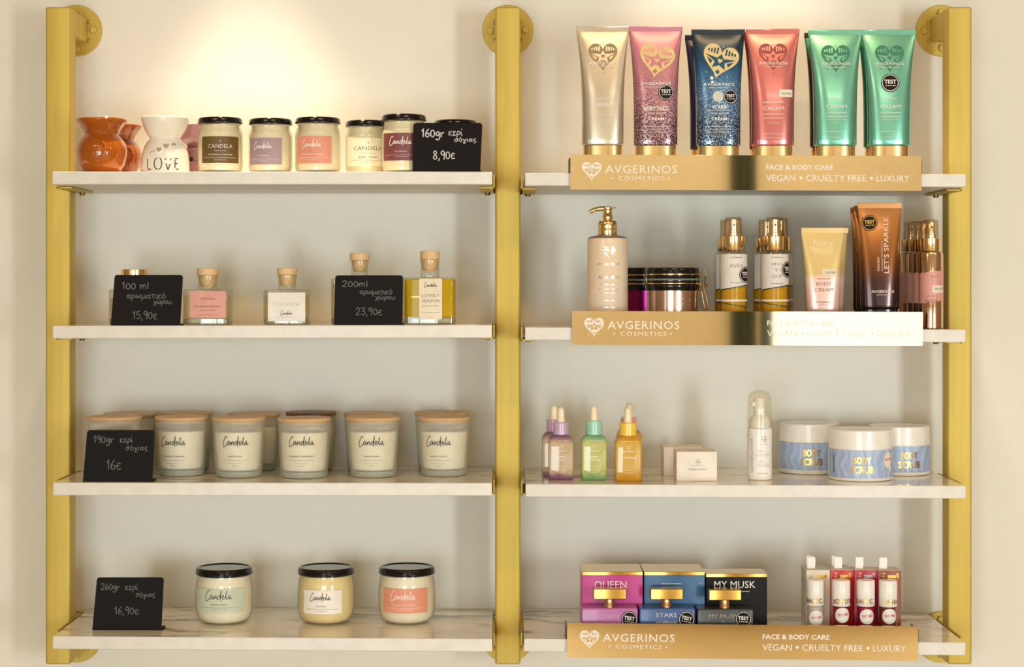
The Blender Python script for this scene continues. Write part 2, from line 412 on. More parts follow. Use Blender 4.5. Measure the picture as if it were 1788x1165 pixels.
CAND = [[(1.1, 1.6), (.98, 1.9), (.7, 1.75), (.35, 1.15), (.12, .4), (.12, -.2), (.32, -.42), (.7, -.18), (1.05, .25)],
        [(1.68, .7), (1.45, .85), (1.2, .6), (1.12, .25), (1.28, .05), (1.52, .35), (1.68, .72), (1.66, .25), (1.85, .06), (2.0, .3), (2.05, .72), (2.08, .1), (2.25, .6), (2.48, .78), (2.52, .4), (2.58, .08), (2.85, .25)],
        [(3.28, .62), (3.05, .8), (2.85, .5), (2.85, .18), (3.05, .06), (3.3, .5), (3.58, 1.95), (3.5, 1.2), (3.42, .2), (3.48, -.35)],
        [(3.7, .35), (4.0, .5), (4.02, .8), (3.82, .78), (3.74, .35), (3.92, .05), (4.25, .25), (4.55, 1.0), (4.72, 1.75), (4.58, 1.3), (4.5, .3), (4.65, .05), (4.88, .3)],
        [(5.42, .7), (5.2, .82), (4.98, .5), (5.0, .12), (5.2, .12), (5.4, .6), (5.38, .2), (5.5, .06), (5.75, .25)]]
def candela(a, w, x, y, wd=.9):
    q = w/5.7
    for st in CAND: a.stroke([(x+(u-2.9)*q, y+(v-.7)*q) for u, v in cr(st, 5)], wd)
    return a
def el(cx, cy, rx, ry, a0=90, a1=450, n=14): return [(cx+rx*math.cos(math.radians(a0+(a1-a0)*i/n)), cy+ry*math.sin(math.radians(a0+(a1-a0)*i/n))) for i in range(n+1)]
CH = {'0': (.55, [el(.24, .42, .2, .42)]), '1': (.42, [[(.06, .72), (.24, 1), (.24, .98), (.22, 0)]]),
 '2': (.6, [[(.03, .75), (.14, .98), (.36, .98), (.44, .72), (.25, .35), (.02, .03), (.03, .02), (.25, .05), (.5, .02)]]),
 '3': (.56, [[(.03, .92), (.3, 1), (.4, .8), (.18, .55), (.42, .42), (.42, .12), (.2, 0), (.02, .1)]]),
 '5': (.56, [[(.46, 1), (.14, .98), (.13, .97), (.09, .58), (.34, .6), (.47, .3), (.3, .03), (.02, .08)]]),
 '6': (.54, [[(.38, 1), (.14, .65), (.05, .2), (.2, 0), (.4, .1), (.4, .38), (.2, .46), (.07, .28)]]),
 '8': (.56, [[(.4, .82), (.24, 1), (.07, .82), (.2, .56), (.42, .3), (.3, .02), (.1, .05), (.06, .3), (.3, .58), (.4, .82)]]),
 '9': (.54, [[(.42, .8), (.25, 1), (.06, .8), (.1, .56), (.3, .52), (.42, .82), (.41, .4), (.36, -.08)]]),
 ',': (.28, [[(.14, .1), (.05, -.25)]]), '.': (.2, [[(.08, .06), (.1, 0)]]), ' ': (.35, []),
 '€': (.6, [[(.46, .6), (.22, .68), (.06, .35), (.2, .02), (.48, .1)], [(.0, .38), (.36, .4)]]),
 'g': (.52, [[(.4, .52), (.22, .62), (.05, .4), (.15, .14), (.34, .3), (.41, .58), (.4, -.2), (.2, -.4), (.02, -.26)]]),
 'r': (.42, [[(.06, .6), (.08, 0)], [(.08, .32), (.2, .55), (.38, .58)]]),
 'm': (.74, [[(.04, .6), (.05, 0)], [(.05, .3), (.2, .6), (.31, .48), (.31, 0)], [(.31, .3), (.46, .6), (.57, .48), (.6, 0)]]),
 'l': (.26, [[(.1, 1), (.1, 0)]]), 'κ': (.5, [[(.06, .66), (.05, 0)], [(.4, .66), (.07, .3), (.43, 0)]]),
 'ε': (.46, [[(.36, .56), (.16, .62), (.06, .47), (.22, .33), (.05, .18), (.14, .0), (.4, .08)]]),
 'ρ': (.5, [[(.05, -.42), (.06, .3), (.22, .62), (.42, .4), (.3, .08), (.08, .12)]]),
 'ι': (.26, [[(.06, .56), (.07, .1), (.2, .05)]]), 'ί': (.26, [[(.06, .56), (.07, .1), (.2, .05)], [(.08, .82), (.15, .98)]]),
 'σ': (.58, [[(.54, .6), (.22, .6), (.05, .3), (.18, .02), (.4, .2), (.32, .52), (.2, .6)]]),
 'ό': (.5, [el(.22, .3, .18, .29), [(.2, .8), (.28, .98)]]), 'ο': (.48, [el(.22, .3, .18, .29)]),
 'γ': (.5, [[(.03, .58), (.16, .35), (.3, -.1), (.2, -.4), (.1, -.15), (.26, .2), (.44, .6)]]),
 'α': (.54, [[(.44, .6), (.24, .05), (.06, .15), (.1, .5), (.28, .5), (.36, .1), (.5, .03)]]),
 'ς': (.46, [[(.38, .6), (.14, .52), (.06, .25), (.3, .12), (.3, -.14), (.1, -.25)]]),
 'μ': (.56, [[(.04, -.42), (.07, .58)], [(.07, .3), (.12, .03), (.28, .03), (.4, .3), (.42, .6), (.42, .1), (.54, .04)]]),
 'τ': (.46, [[(.0, .55), (.44, .6)], [(.22, .57), (.2, .1), (.34, .03)]]),
 'χ': (.48, [[(.0, .56), (.14, .4), (.4, -.3)], [(.44, .6), (.0, -.3)]]),
 'ω': (.68, [[(.1, .6), (.03, .2), (.16, .02), (.3, .35), (.42, .02), (.58, .2), (.48, .62)]]),
 'ώ': (.68, [[(.1, .6), (.03, .2), (.16, .02), (.3, .35), (.42, .02), (.58, .2), (.48, .62)], [(.28, .8), (.36, .98)]]),
 'υ': (.48, [[(.03, .56), (.08, .1), (.24, .02), (.4, .22), (.38, .6)]])}
def chalk(a, s, h, x, y, wd, seed=0, squash=.95):
    """hand lettering, left end at x, base line at y"""
    rn = random.Random(seed)
    for ch in s:
        adv, st = CH[ch]; dy = rn.uniform(-.05, .05)*h
        for pts in st:
            p = pts if ch in '0οό,.' else cr(pts, 4)
            a.stroke([(x+u*h*squash, y+v*h+dy) for u, v in p], wd)
        x += adv*h*squash
    return a
def heart(n=40, s=1.0, top=.0):
    pts = []
    for i in range(n):
        t = 2*pi*i/n
        pts.append((s*16*math.sin(t)**3/16, s*(13*math.cos(t)-5*math.cos(2*t)-2*math.cos(3*t)-math.cos(4*t))/15))
    return pts[::-1]
def brand_heart(a, w, x, y, rot=0):
    """heart cut by a five-pointed star, combs in the two lobes"""
    star = [(0, .31), (-.18, .05), (-.9, .14), (-.28, -.17), (-.37, -.55), (0, -.34), (.37, -.55), (.28, -.17), (.9, .14), (.18, .05)]
    polys = [heart(44), star]
    for sx in (-1, 1):
        for j in range(4):
            cx = sx*(.25+.165*j); h = .36-.07*j; cy = .44-.01*j
            polys.append([(cx-.05, cy-h/2), (cx+.05, cy-h/2), (cx+.05, cy+h/2), (cx-.05, cy+h/2)])
        polys.append([(sx*.40, -.17), (sx*.80, .02), (sx*.50, -.36)])
    polys.append([(0, -.58), (.14, -.72), (0, -.88), (-.14, -.72)])
    a.fill(polys, x, y, w/2, rot)
    ca, sa = math.cos(rot), math.sin(rot)
    a.fill([[(p, q-.09) for p, q in heart(20, .14)]], x, y, w/2, rot)
    for dx, dy in ((0, .36), (0, -.64), (-.30, -.44), (.30, -.44)): a.disc(w*.018, x+(dx*ca-dy*sa)*w, y+(dx*sa+dy*ca)*w, n=10, rings=1)
    return a

# ---------------------------------------------------------------- the room
XL, XR, YB, YR, ZC = -2800, 3300, 322, -5300, 2950
def slab(name, x0, x1, y0, y1, z0, z1, mat): return structure(mk(name, ([(x, y, z) for z in (z0, z1) for y in (y0, y1) for x in (x0, x1)], [(0, 2, 3, 1), (4, 5, 7, 6), (0, 1, 5, 4), (2, 6, 7, 3), (0, 4, 6, 2), (1, 3, 7, 5)]), mat, sharp=None))
slab('wall_back', XL, XR, YB, YB+120, 0, ZC, WALL)
slab('floor', XL, XR, YR, YB, -60, 0, FLOORW)
CEIL = P('ceiling_paint', (160, 148, 130), .8)
slab('ceiling', XL, XR, YR, YB, ZC, ZC+60, CEIL)
WALL2 = P('cream_room_wall', (236, 229, 213), .7)
WALLS_ = P('taupe_side_wall', (150, 136, 116), .8)
slab('wall_right', XR, XR+100, YR, YB, 0, ZC, WALLS_)
def holed(name, axis, pos, th, a0, a1, holes_a, hz, mat):
    """wall with one opening: four slabs in one mesh"""
    h0, h1 = holes_a; z0, z1 = hz; parts = []
    for (p, q, r, s) in ((a0, h0, 0, ZC), (h1, a1, 0, ZC), (h0, h1, 0, z0), (h0, h1, z1, ZC)):
        b = ([(x, y, z) for z in (r, s) for y in (0, th) for x in (p, q)], [(0, 2, 3, 1), (4, 5, 7, 6), (0, 1, 5, 4), (2, 6, 7, 3), (0, 4, 6, 2), (1, 3, 7, 5)])
        if axis == 'y': b = ([(v[0], pos-v[1], v[2]) for v in b[0]], [f[::-1] for f in b[1]])
        else: b = ([(pos-v[1], v[0], v[2]) for v in b[0]], [f for f in b[1]])
        parts.append(b)
    return structure(mk(name, join(*parts), mat, sharp=None))
holed('wall_rear', 'y', YR, 100, 250, 2420, (1150, 2300), (780, 1800), WALL2)
holed('wall_rear_corner', 'y', YR, 100, 2420, XR, (2500, 3240), (400, 1900), WALL2)
holed('wall_front', 'y', YR, 100, XL, 250, (-1700, 100), (200, 1850), WALL2)
holed('wall_left', 'x', XL, 100, YR, YB, (-4900, -3900), (200, 1850), WALLS_)
DGREEN = P('dark_green_paint', (38, 52, 38), .4)
FILL_PANE_F = emit('fill_glow_front', (234, 250, 255), FILL_FRONT); PANE_DIM = emit('dimmed_window_glow', (248, 250, 246), WIN_DIMMED); PANE_S = emit('daylit_glass_corner', (240, 251, 250), WIN_SIDE); FILL_PANE_R = emit('fill_glow_rear', (236, 250, 255), FILL_REAR)
def window_or_fill(n, axis, pos, a0, a1, z0, z1, pane, fr, mull):
    g = join(*[tr(rbox(60, 60, z1-z0, 2, 1), a, 0, z0) for a in mull]+[tr(rbox(a1-a0, 60, 50, 2, 1), (a0+a1)/2, 0, z) for z in (z0, z1-50)])
    q = ([(a0, 0, z0), (a1, 0, z0), (a1, 0, z1), (a0, 0, z1)], [(0, 1, 2, 3)])
    if axis == 'y': f = lambda vf, d: ([(x, pos-d-y, z) for x, y, z in vf[0]], [t[::-1] for t in vf[1]])
    else: f = lambda vf, d: ([(pos-d-y, x, z) for x, y, z in vf[0]], vf[1])
    o = structure(mk('window_or_fill_%d' % n, f(g, 40), fr))
    mk('pane', f(q, 70), pane, o, sharp=None)
    return o
window_or_fill(1, 'y', YR, 1150, 2300, 780, 1800, PANE_DIM, DGREEN, (1180, 1950, 2270))  # window mirrored in the bars, glow dimmed so their print stays readable; no blind
window_or_fill(4, 'y', YR, 2500, 3240, 400, 1900, FILL_PANE_R, CEIL, (2530, 3210))  # added fill pane, no known window; placed outside what the bars mirror
window_or_fill(2, 'x', XL, -4900, -3900, 200, 1850, PANE_S, CEIL, (-4870, -3930))
window_or_fill(3, 'y', YR, -1700, 100, 200, 1850, FILL_PANE_F, CEIL, (-1670, -800, 70))  # added frontal fill pane to brighten the shelf recesses, no known window
# the dark green door post seen in the mirror bars
structure(mk('trim_1', join(*[tr(rbox(34, 60, 2400, 3, 2), 1032+38*i, YR+30, 0) for i in range(3)]), DGREEN))

# ---------------------------------------------------------------- shelves
SH = {'L1': (91.5, 299.7, 859.5, 299.8), 'L2': (92, 569, 859, 567.6), 'L3': (93, 843, 859, 843.6), 'L4': (92.5, 1111.3, 859.5, 1116),
      'R1': (917, 302, 1686.5, 304.2), 'R2': (917, 571.5, 1686, 575.6), 'R3': (918, 845.6, 1686.5, 848.6), 'R4': (915, 1115.6, 1686, 1122.6)}
THK, SD = 22.3, 308.5
def zs(s, X):
    xl, yl, xr, yr = SH[s]; return EYE+HY-(yl+(yr-yl)*(X+VX-xl)/(xr-xl))
NAMES = {'L1': 'top white shelf of the candle side, holding oil burners and short candle jars', 'L2': 'white shelf of the candle side holding the room fragrance bottles',
 'L3': 'white marble shelf of the candle side holding wooden-lidded frosted candles', 'L4': 'bottom marble shelf of the candle side with three wide jars',
 'R1': 'top white shelf of the cosmetics side, under the shiny cream tubes', 'R2': 'white shelf of the cosmetics side holding the pump bottle and sprays',
 'R3': 'white marble shelf of the cosmetics side holding dropper bottles and scrub jars', 'R4': 'bottom marble shelf of the cosmetics side with perfume boxes and lip gloss'}
for s, (xl, yl, xr, yr) in SH.items():
    W_ = xr-xl; sd = SD if s[1] == '4' else 321.0; bx = rbox(W_, sd, THK, 1.2, 1.0, 2)
    n = len(bx[1]); top = [1 if i == n-1 else 0 for i in range(n)]
    sl = [0]*(n-1)+[1]
    X0 = (xl+xr)/2-VX
    o = mk('shelf', tr(bx, 0, sd/2, -THK), [EDGE, MARBLE], sharp=30, slots=sl)
    o.location = (X0*MM, 0, zs(s, X0)*MM); o.rotation_euler = (0, math.atan((yr-yl)/W_), 0)
    o['label'] = NAMES[s]; o['category'] = 'shelf'; o['group'] = 'shelves of the wall rack'

# ---------------------------------------------------------------- gold uprights
PF, PW = 170.0, 46.0
ZT, ZB = EYE+518, EYE-689
def bolt_mesh():
    return join(lathe([(0, -6), (6.8, -6), (7.6, -5), (7.6, 0)], 6), lathe([(9.5, -1), (9.5, 0)], 16))
def flange_part(root, x, z):
    f = mk('flange', rotx(lathe([(0, 0), (48.2, 0), (49, .8), (49, 6), (0, 6)], 64), -pi/2), GOLD, root, loc=(x, 322-6, z))
    b0 = None
    for i in range(4):
        a = i*pi/2+.03
        if b0 is None: bo = b0 = mk('bolt', rotx(([(p[0], p[1], -p[2]-0) for p in lathe([(0, -6), (6.6, -6), (7.6, -5), (7.6, 0)], 6)[0]], [q[::-1] for q in lathe([(0, -6), (6.6, -6), (7.6, -5), (7.6, 0)], 6)[1]]), pi/2), GOLD, f)
        else: bo = b0.copy(); C.objects.link(bo); bo.parent = f
        bo.location = (34*math.cos(a)*MM, 0, 34*math.sin(a)*MM)
    w0 = None
    for sx, dz in ((-1, -20), (-1, 16), (1, -20), (1, 16)):
        if w0 is None: wb_ = w0 = mk('weld_bead', lathe([(0, -5), (2.4, -3), (3, 0), (2.4, 3), (0, 5)], 8), GOLD, f)
        else: wb_ = w0.copy(); C.objects.link(wb_); wb_.parent = f
        wb_.location = (sx*25.5*MM, -1.5*MM, dz*MM)
    return f
def bracket(root, px0, side, zbot, root_x):
    """L-bracket; side = +1 if the shelf lies to the right of the post face at px0"""
    vert = tr(rbox(3.2, 175, 25, .6, .5, 2), side*1.6, 150, zbot-3.4)
    hor = tr(rbox(27, 175, 3.2, .6, .5, 2), side*13.5, 150, zbot-3.4)
    br = mk('shelf_bracket', join(vert, hor), GOLD, root, loc=(px0-root_x, 0, 0))
    mk('screw', tr(lathe([(0, -5), (4.6, -5), (5.2, -3), (5.2, 0), (0, 0)], 16), side*14, 205, zbot-3.4), P('dull_brass', (120, 100, 60), .4, .8), br)
for xl, xr, lab, shs in ((-847.5, -801.3, 'gold square upright bolted to the wall at the candle end of the rack', (('L', 1, 0),)),
                         (-21.5, 25.0, 'gold square upright between the two shelf columns of the rack', (('L', -1, 1), ('R', 1, 0))),
                         (809.5, 854.0, 'gold square upright bolted to the wall at the cosmetics end of the rack', (('R', -1, 1),))):
    xc = (xl+xr)/2; wd = xr-xl
    t = thing('upright', lab, 'rack post', xc, 0, 0, group='gold uprights of the wall rack')
    mk('post', tr(loft([rrect(wd-4, PW-4, 3, ZB), rrect(wd, PW, 4.5, ZB+2), rrect(wd, PW, 4.5, ZT-2), rrect(wd-4, PW-4, 3, ZT)]), 0, PF+PW/2, 0), GOLD, t)
    for zc in (ZT-23, ZB+23):
        mk('wall_arm', tr(rotx(rbox(wd-1, PW-1, 316-PF-PW+.5, 4, .3), -pi/2), 0, PF+PW-.3, zc), GOLD, t)
        flange_part(t, 0, zc)
    for col, side, end in shs:
        face = xl if side < 0 else xr
        for i in range(1, 5):
            s = col+str(i); zb = zs(s, face)-THK
            bracket(t, face, side, zb-.5, xc)

# ---------------------------------------------------------------- placement helper
class It:
    """an item standing on shelf s; px = centre column, d = depth of its centre behind the shelf front"""
    def __init__(s_, name, label, cat, s, px, d, rz=0.0, group=None, base=0.0):
        s_.X = WX(px, d); s_.d = d; s_.Z = zs(s, s_.X)+base+.15
        s_.o = thing(name, label, cat, s_.X, d, s_.Z, rz, group)
    def u(s_, px, df=None): return WX(px, s_.d if df is None else df)-s_.X
    def v(s_, py, df=None): return WZ(py, s_.d if df is None else df)-s_.Z
    def w(s_, wpx, df=None): return wpx/k(s_.d if df is None else df)

# ---------------------------------------------------------------- price signs
def price_sign(s, x0, x1, xt0, xt1, ytop, d, lines, label, foot=26, mat=CHALKG, yb=None):
    it = It('price_sign', label, 'sign', s, (x0+x1)/2, d, group='black price signs')
    w0 = it.w(x1-x0); w1 = it.w(xt1-xt0); off = it.u((xt0+xt1)/2); H = it.v(ytop); T = 3.0; lean = .07
    def ring(z, w, r=0): return z
    # board: outline with rounded top corners, extruded, leaning back
    R = 5.0; out = [(-w0/2, 0), (w0/2, 0)]
    for i in range(6): a = pi/2*i/5; out.append((off+w1/2-R+R*math.cos(a), H-R+R*math.sin(a)))
    for i in range(6): a = pi/2+pi/2*i/5; out.append((off-w1/2+R+R*math.cos(a), H-R+R*math.sin(a)))
    n = len(out); V = [(x, z*lean, z) for x, z in out]+[(x, z*lean+T, z) for x, z in out]
    F = [tuple(range(n)), tuple(range(2*n-1, n-1, -1))]+[(i, n+i, n+(i+1) % n, (i+1) % n) for i in range(n)]
    mk('board', (V, F), SIGN, it.o, sharp=30)
    mk('foot', tr(rbox(w0, foot, 2.6, .6, .5, 2), 2, foot/2+T-.3, 0), SIGN, it.o)
    a = Art(); pr_ = Art()
    for (tx, h, px, py, wd, sq) in lines[-1:]: chalk(pr_, tx, h, it.u(px), it.v(py), wd, 3, sq)
    decal('chalk_price', pr_, lambda u, v, l: (u, v*lean-l, v), .35, mat, it.o)
    for (tx, h, px, py, wd, sq) in lines[:-1]: chalk(a, tx, h, it.u(px), it.v(py), wd, len(tx)*7, sq)
    decal('chalk_lettering', a, lambda u, v, l: (u, v*lean-l, v), .35, mat, it.o)
    return it
price_sign('L1', 720, 838.5, 721.5, 842, 214, 4, [('160gr', 14, 735, 239, 1.9, 1.2), ('κερί', 12, 783, 236, 1.2, 1.22), ('σόγιας.', 8.5, 793, 247, 1.2, 1.62), ('8,90€', 14.5, 756, 277.5, 1.7, 1.1)],
           'black price sign chalked 160gr and 8,90€ on the top shelf', foot=10, mat=CHALKW)
price_sign('L2', 193.4, 314.4, 198.6, 318, 480, 6, [('100 ml', 12, 211.5, 504.7, 1.15, 1.42), ('αρωματικό', 11, 220, 521, 1.05, 1.4), ('χώρου', 9, 267, 531, 1.0, 1.38), ('15,90€', 13.5, 231, 557, 1.1, 1.14)],
           'black price sign chalked 100ml and 15,90€ in front of a gold-capped bottle')
price_sign('L2', 583, 703, 584.7, 703.5, 480.8, 6, [('200ml', 10.5, 597, 501, 1.1, 1.63), ('αρωματικό', 9.5, 628, 513.5, 1.0, 1.34), ('χώρου', 9, 655, 523, 1.0, 1.5), ('23,90€', 12.5, 621, 550, 1.05, 1.23)],
           'black price sign chalked 200ml and 23,90€ in front of a corked bottle')
price_sign('L3', 144.6, 265.5, 150.4, 268.5, 751.8, 14, [('190gr', 12.5, 161.5, 774, 1.05, 1.2), ('κερί', 11, 208.5, 773, 1.0, 1.22), ('σόγιας', 9, 218.5, 786.5, 1.0, 1.54), ('16€', 16.5, 185, 820, 1.1, 1.1)],
           'black price sign chalked 190gr and 16€ beside wooden-lidded candles', foot=30)
price_sign('L4', 161, 281.5, 167.6, 284.5, 1009.6, 62, [('260gr', 11, 175, 1031, 1.0, 1.18), ('κερί', 11, 218, 1031, .95, 1.2), ('σόγιας', 9, 236, 1043, .95, 1.37), ('16,90€', 13, 199, 1073, 1.0, 1.2)],
           'black price sign chalked 260gr and 16,90€ on the bottom shelf', foot=30)

# ---------------------------------------------------------------- oil burners
OR = P('orange_glaze', (166, 82, 4), .12, coat=.6, var=.10, scale=18)
def burner(it, R, H, mat, prof, extra=None):
    mk('body', lathe([(r*R, z*H) for r, z in prof], 56), mat, it.o, sharp=50)
POT = [(0, 0), (.62, 0), (.72, .03), (.9, .17), (.98, .32), (.99, .42), (.93, .54), (.8, .64), (.68, .70), (.665, .715), (.68, .73), (.69, .76), (.72, .79), (.86, .88), (1.0, .965), (1.0, .985), (.97, 1.0), (.9, .97), (.7, .88), (.35, .83), (0, .82)]
def potR(R, H):
    pr = [(r*R, z*H) for r, z in POT[1:9]]
    def f(z):
        for (r0, z0), (r1, z1) in zip(pr, pr[1:]):
            if z <= z1: return r0+(r1-r0)*max(0, (z-z0))/(z1-z0+1e-6)
        return pr[-1][0]
    return f
it = It('oil_burner', 'orange glazed oil burner with raised moon relief, foremost beside the gold post', 'oil burner', 'L1', 177.5, 50, group='orange oil burners')
Hb = it.v(208); Rb = it.w(44.5); burner(it, Rb, Hb, OR, POT)
f = potR(Rb, Hb); rel = []
for c, rr, a0, a1, th in (((-6, 40), 22, -75, 95, 3.6), ((-10, 39), 13, 20, 150, 2.0), ((-12, 36), 9, 200, 340, 2.0), ((-2, 27), 10, 230, 330, 1.6), ((-16, 46), 8, 40, 160, 1.6), ((8, 55), 16, 20, 110, 2.4)):
    pts = []
    for i in range(15):
        a = math.radians(a0+(a1-a0)*i/14); u, v = c[0]+rr*math.cos(a), c[1]+rr*.9*math.sin(a)
        pts.append(revo(f)(u, v, -.3*th))
    rel.append(pipe(pts, [th*(.35+.65*math.sin(pi*(i+.5)/15)) for i in range(15)], 8))
for i in range(7): rel.append(tr(lathe([(0, -1.6), (1.2, -1), (1.6, 0), (1.2, 1), (0, 1.6)], 8), *revo(f)(-20+4.5*i, 36-1.2*i+2*(i % 2), .2)))
mk('relief', join(*rel), OR, it.o, sharp=60)
it = It('oil_burner', 'orange glazed oil burner with an arched opening, half hidden behind the front one', 'oil burner', 'L1', 205.5, 146, group='orange oil burners')
Hb = it.v(219); Rb = it.w(42.5); burner(it, Rb, Hb, OR, POT); f = potR(Rb, Hb)
arc = [revo(f, th=math.radians(28))(17*math.cos(math.radians(a)), 34+19*math.sin(math.radians(a)), .3) for a in range(-60, 241, 12)]
mk('opening_rim', pipe(arc, 3.2, 8), OR, it.o, sharp=60)
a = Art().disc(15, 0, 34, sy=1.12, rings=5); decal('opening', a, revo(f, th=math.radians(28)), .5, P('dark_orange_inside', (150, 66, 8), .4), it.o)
WGL = P('white_glaze', (240, 232, 216), .22, coat=.4)
BELL = [(0, 0), (1.0, 0), (1.0, .06), (.985, .2), (.93, .36), (.83, .49), (.7, .58), (.64, .605), (.625, .62), (.64, .635), (.7, .67), (.84, .78), (.93, .88), (.975, .96), (.98, .985), (.95, 1), (.88, .95), (.75, .83), (.4, .72), (0, .7)]
it = It('oil_burner', 'white ceramic oil burner with LOVE and two hearts cut out', 'oil burner', 'L1', 288.5, 52)
Hb = it.v(205); Rb = it.w(42.5); burner(it, Rb, Hb, WGL, BELL)
pr = [(r*Rb, z*Hb) for r, z in BELL[1:8]]
def bf(z):
    for (r0, z0), (r1, z1) in zip(pr, pr[1:]):
        if z <= z1: return r0+(r1-r0)*max(0, (z-z0))/(z1-z0+1e-6)
    return pr[-1][0]
a = Art()
for st in ([(-26, 24), (-26, 5)], [(-25, 4.5), (-18, 5)], [(-7, 24.5), (-11, 20), (-12, 14), (-10, 7), (-6, 4.5)], [(-2, 24.5), (1, 20), (1.5, 14), (0, 7), (-4, 4.5)],
           [(7, 24), (9, 21)], [(18, 24), (16, 21)], [(9, 15), (12, 5), (13, 5), (16, 14)], [(24, 24), (31, 24)], [(25, 15), (30, 15)], [(27, 5), (32, 5.5)], [(25, 22), (25, 7)]): a.stroke(cr(st, 3), 2.0)
CUT = P('cut_out_shade', (92, 78, 58), .8)  # shade of the burner's inside painted as flat decals; nothing is cut through
decal('cut_lettering', a, revo(bf), .35, CUT, it.o)
a = Art().fill([heart(24, 1)], -4, 39.5, 4.6).fill([heart(24, 1)], 8, 46, 5.2)
decal('heart_opening', a, revo(bf), .35, P('cut_out_pale', (176, 158, 124), .8), it.o)  # hearts are flat patches too, toned like the dim inside
a = Art().stroke(cr([(17, 50), (21, 48), (25, 49), (22, 51), (19, 50)], 4), 1.2).stroke(cr([(-22, 33), (-17, 37), (-11, 36.5)], 4), .9)
decal('relief', a, revo(bf), .35, CUT, it.o)
PUR = P('mauve_glaze', (160, 112, 116), .25, coat=.5)
it = It('oil_burner', 'mauve glazed oil burner standing behind the white LOVE burner', 'oil burner', 'L1', 352, 152)
Hb = it.v(219); Rb = it.w(40)
def octo(r, z): return [(r*math.cos(2*pi*(j+.5)/8), r*math.sin(2*pi*(j+.5)/8), z) for j in range(8)]
mk('body', loft([octo(r*Rb, z*Hb) for r, z in ((.72, 0), (.72, .24), (.78, .25), (.78, .28), (.72, .29), (.74, .5), (.8, .51), (.8, .54), (.62, .55), (.66, .60), (.95, .72), (.9, .8), (.78, .97), (.76, 1.0), (.66, .99), (.6, .84))]), PUR, it.o, sharp=20)
a = Art().disc(3.4, -14, 30, sy=1.3)
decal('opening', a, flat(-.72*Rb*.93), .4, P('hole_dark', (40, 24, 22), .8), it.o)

# ---------------------------------------------------------------- black-lidded candle jars
def small_lines(a, w, y0, n=3, step=3.0, seed=1, x=0):
    for i in range(n): a.dashes(w*(1 if i < n-1 else .35), .8, x, y0-step*i, seed+i)
    return a
def lidded_jar(s, px, d, wpx, ytop, lidw, lab, wax, lcol, tcol, lrect, style, name, wide=False, rounded=0.0, border=False, group=None, lname=None):
    it = It('candle_jar', lab, 'candle', s, px, d, group=group)
    R = it.w(wpx)/2; RL = it.w(lidw)/2; H = it.v(ytop)
    lh = 12.5 if wide else 11.0; hb = H-lh
    if wide: pr = [(0, 0), (R*.70, 0), (R*.79, 1.5), (R*.90, 8), (R*.97, 18), (R, 32), (R, 58), (R*.985, 68), (R*.955, hb-9), (R*.93, hb-5), (R*.93, hb+4)]
    else: pr = [(0, 0), (R*.90, 0), (R*.955, 1.5), (R*.98, 5), (R*.97, 8), (R, 11), (R, hb-20), (R*.985, hb-16), (R*.92, hb-8), (R*.89, hb-6), (R*.89, hb+4)]
    def sc2(q): return [(max(0, r-2.2) if r else 0, 3+z*(hb-5)/(hb+4)) for r, z in q]
    mk('wax', lathe(sc2(pr)+[(0, hb-2)], 56), wax, it.o, sharp=40)
    mk('glass', lathe(pr, 64), GLASS, it.o, sharp=50)
    lid = [(0, hb+1), (RL-3, hb), (RL-.8, hb-.2), (RL, hb+.8), (RL, hb+3), (RL-.9, hb+4.2), (RL-.6, hb+lh-4), (RL-2.2, H-.8), (RL-4, H), (RL-6, H-.2), (RL-7, H-1.6), (0, H-1.6)]
    mk('lid', lathe(lid, 64), BLACK, it.o, sharp=50)
    x0, y0, x1, y1 = lrect; df = d-R
    chord = lambda p: math.asin(max(-.97, min(.97, it.u(p, d-R*.5)/R)))*R
    c0, c1 = chord(x0), chord(x1); zc = (it.v(y0, df)+it.v(y1, df))/2; lw = c1-c0; lhh = it.v(y0, df)-it.v(y1, df)
    sf = cyl(R, zc, (c0+c1)/2/R)
    L = decal('label', Art().rect(lw, lhh, r=rounded, nx=24), sf, .4, lcol, it.o, lname)
    a = Art()
    if style == 'script':
        candela(a, lw*.51, -lw*.04, lhh*.2, 1.05)
        a.text(name, 2.2, -lw*.02, -lhh*.17, w=min(lw*.6, len(name)*2.5)); small_lines(a, lw*.8, -lhh*.30, 2, 3.2)
    else:
        a.text('CANDELA', 7.2, 0, lhh*.14, w=lw*.60, thick=-.012); a.dashes(lw*.3, .8, 0, -lhh*.04, 3)
        a.fill([heart(12, 1)], 0, lhh*.33, 1.2)
        a.text(name, 2.6, 0, -lhh*.18, w=lw*.62 if len(name) > 10 else lw*.38); small_lines(a, lw*.8, -lhh*.30, 2, 4)
    if border: a.stroke([(-lw/2+1.5, -lhh/2+1.5), (lw/2-1.5, -lhh/2+1.5), (lw/2-1.5, lhh/2-1.5), (-lw/2+1.5, lhh/2-1.5)], .5, True)
    decal('lettering', a, sf, .7, tcol, L)
    return it
CORAL = P('coral_paper', (224, 148, 120), .5); G = 'black-lidded candle jars on the top shelf'
lidded_jar('L1', 384.5, 55, 78.5, 206.5, 78, 'candle jar with an olive brown label, just past the white burner', WAX, P('olive_paper', (104, 76, 28), .5), PRINT, (354.5, 238, 416, 284.5), 'caps', 'COOKIES & CARAMEL', rounded=2.5, group=G)
lidded_jar('L1', 472.5, 60, 76, 208.5, 76, 'candle jar with a greyish lavender label, black lid', WAX, P('lavender_paper', (168, 142, 148), .5), PRINT, (437, 240.5, 493.5, 287), 'script', 'LAVENDER', border=True, group=G)
lidded_jar('L1', 555, 52, 79, 206.5, 79, 'candle jar with a coral label on the top shelf', WAX, CORAL, PRINT, (519.5, 237, 580, 285), 'script', 'AMAZING STRAWBERRY', border=True, group=G)
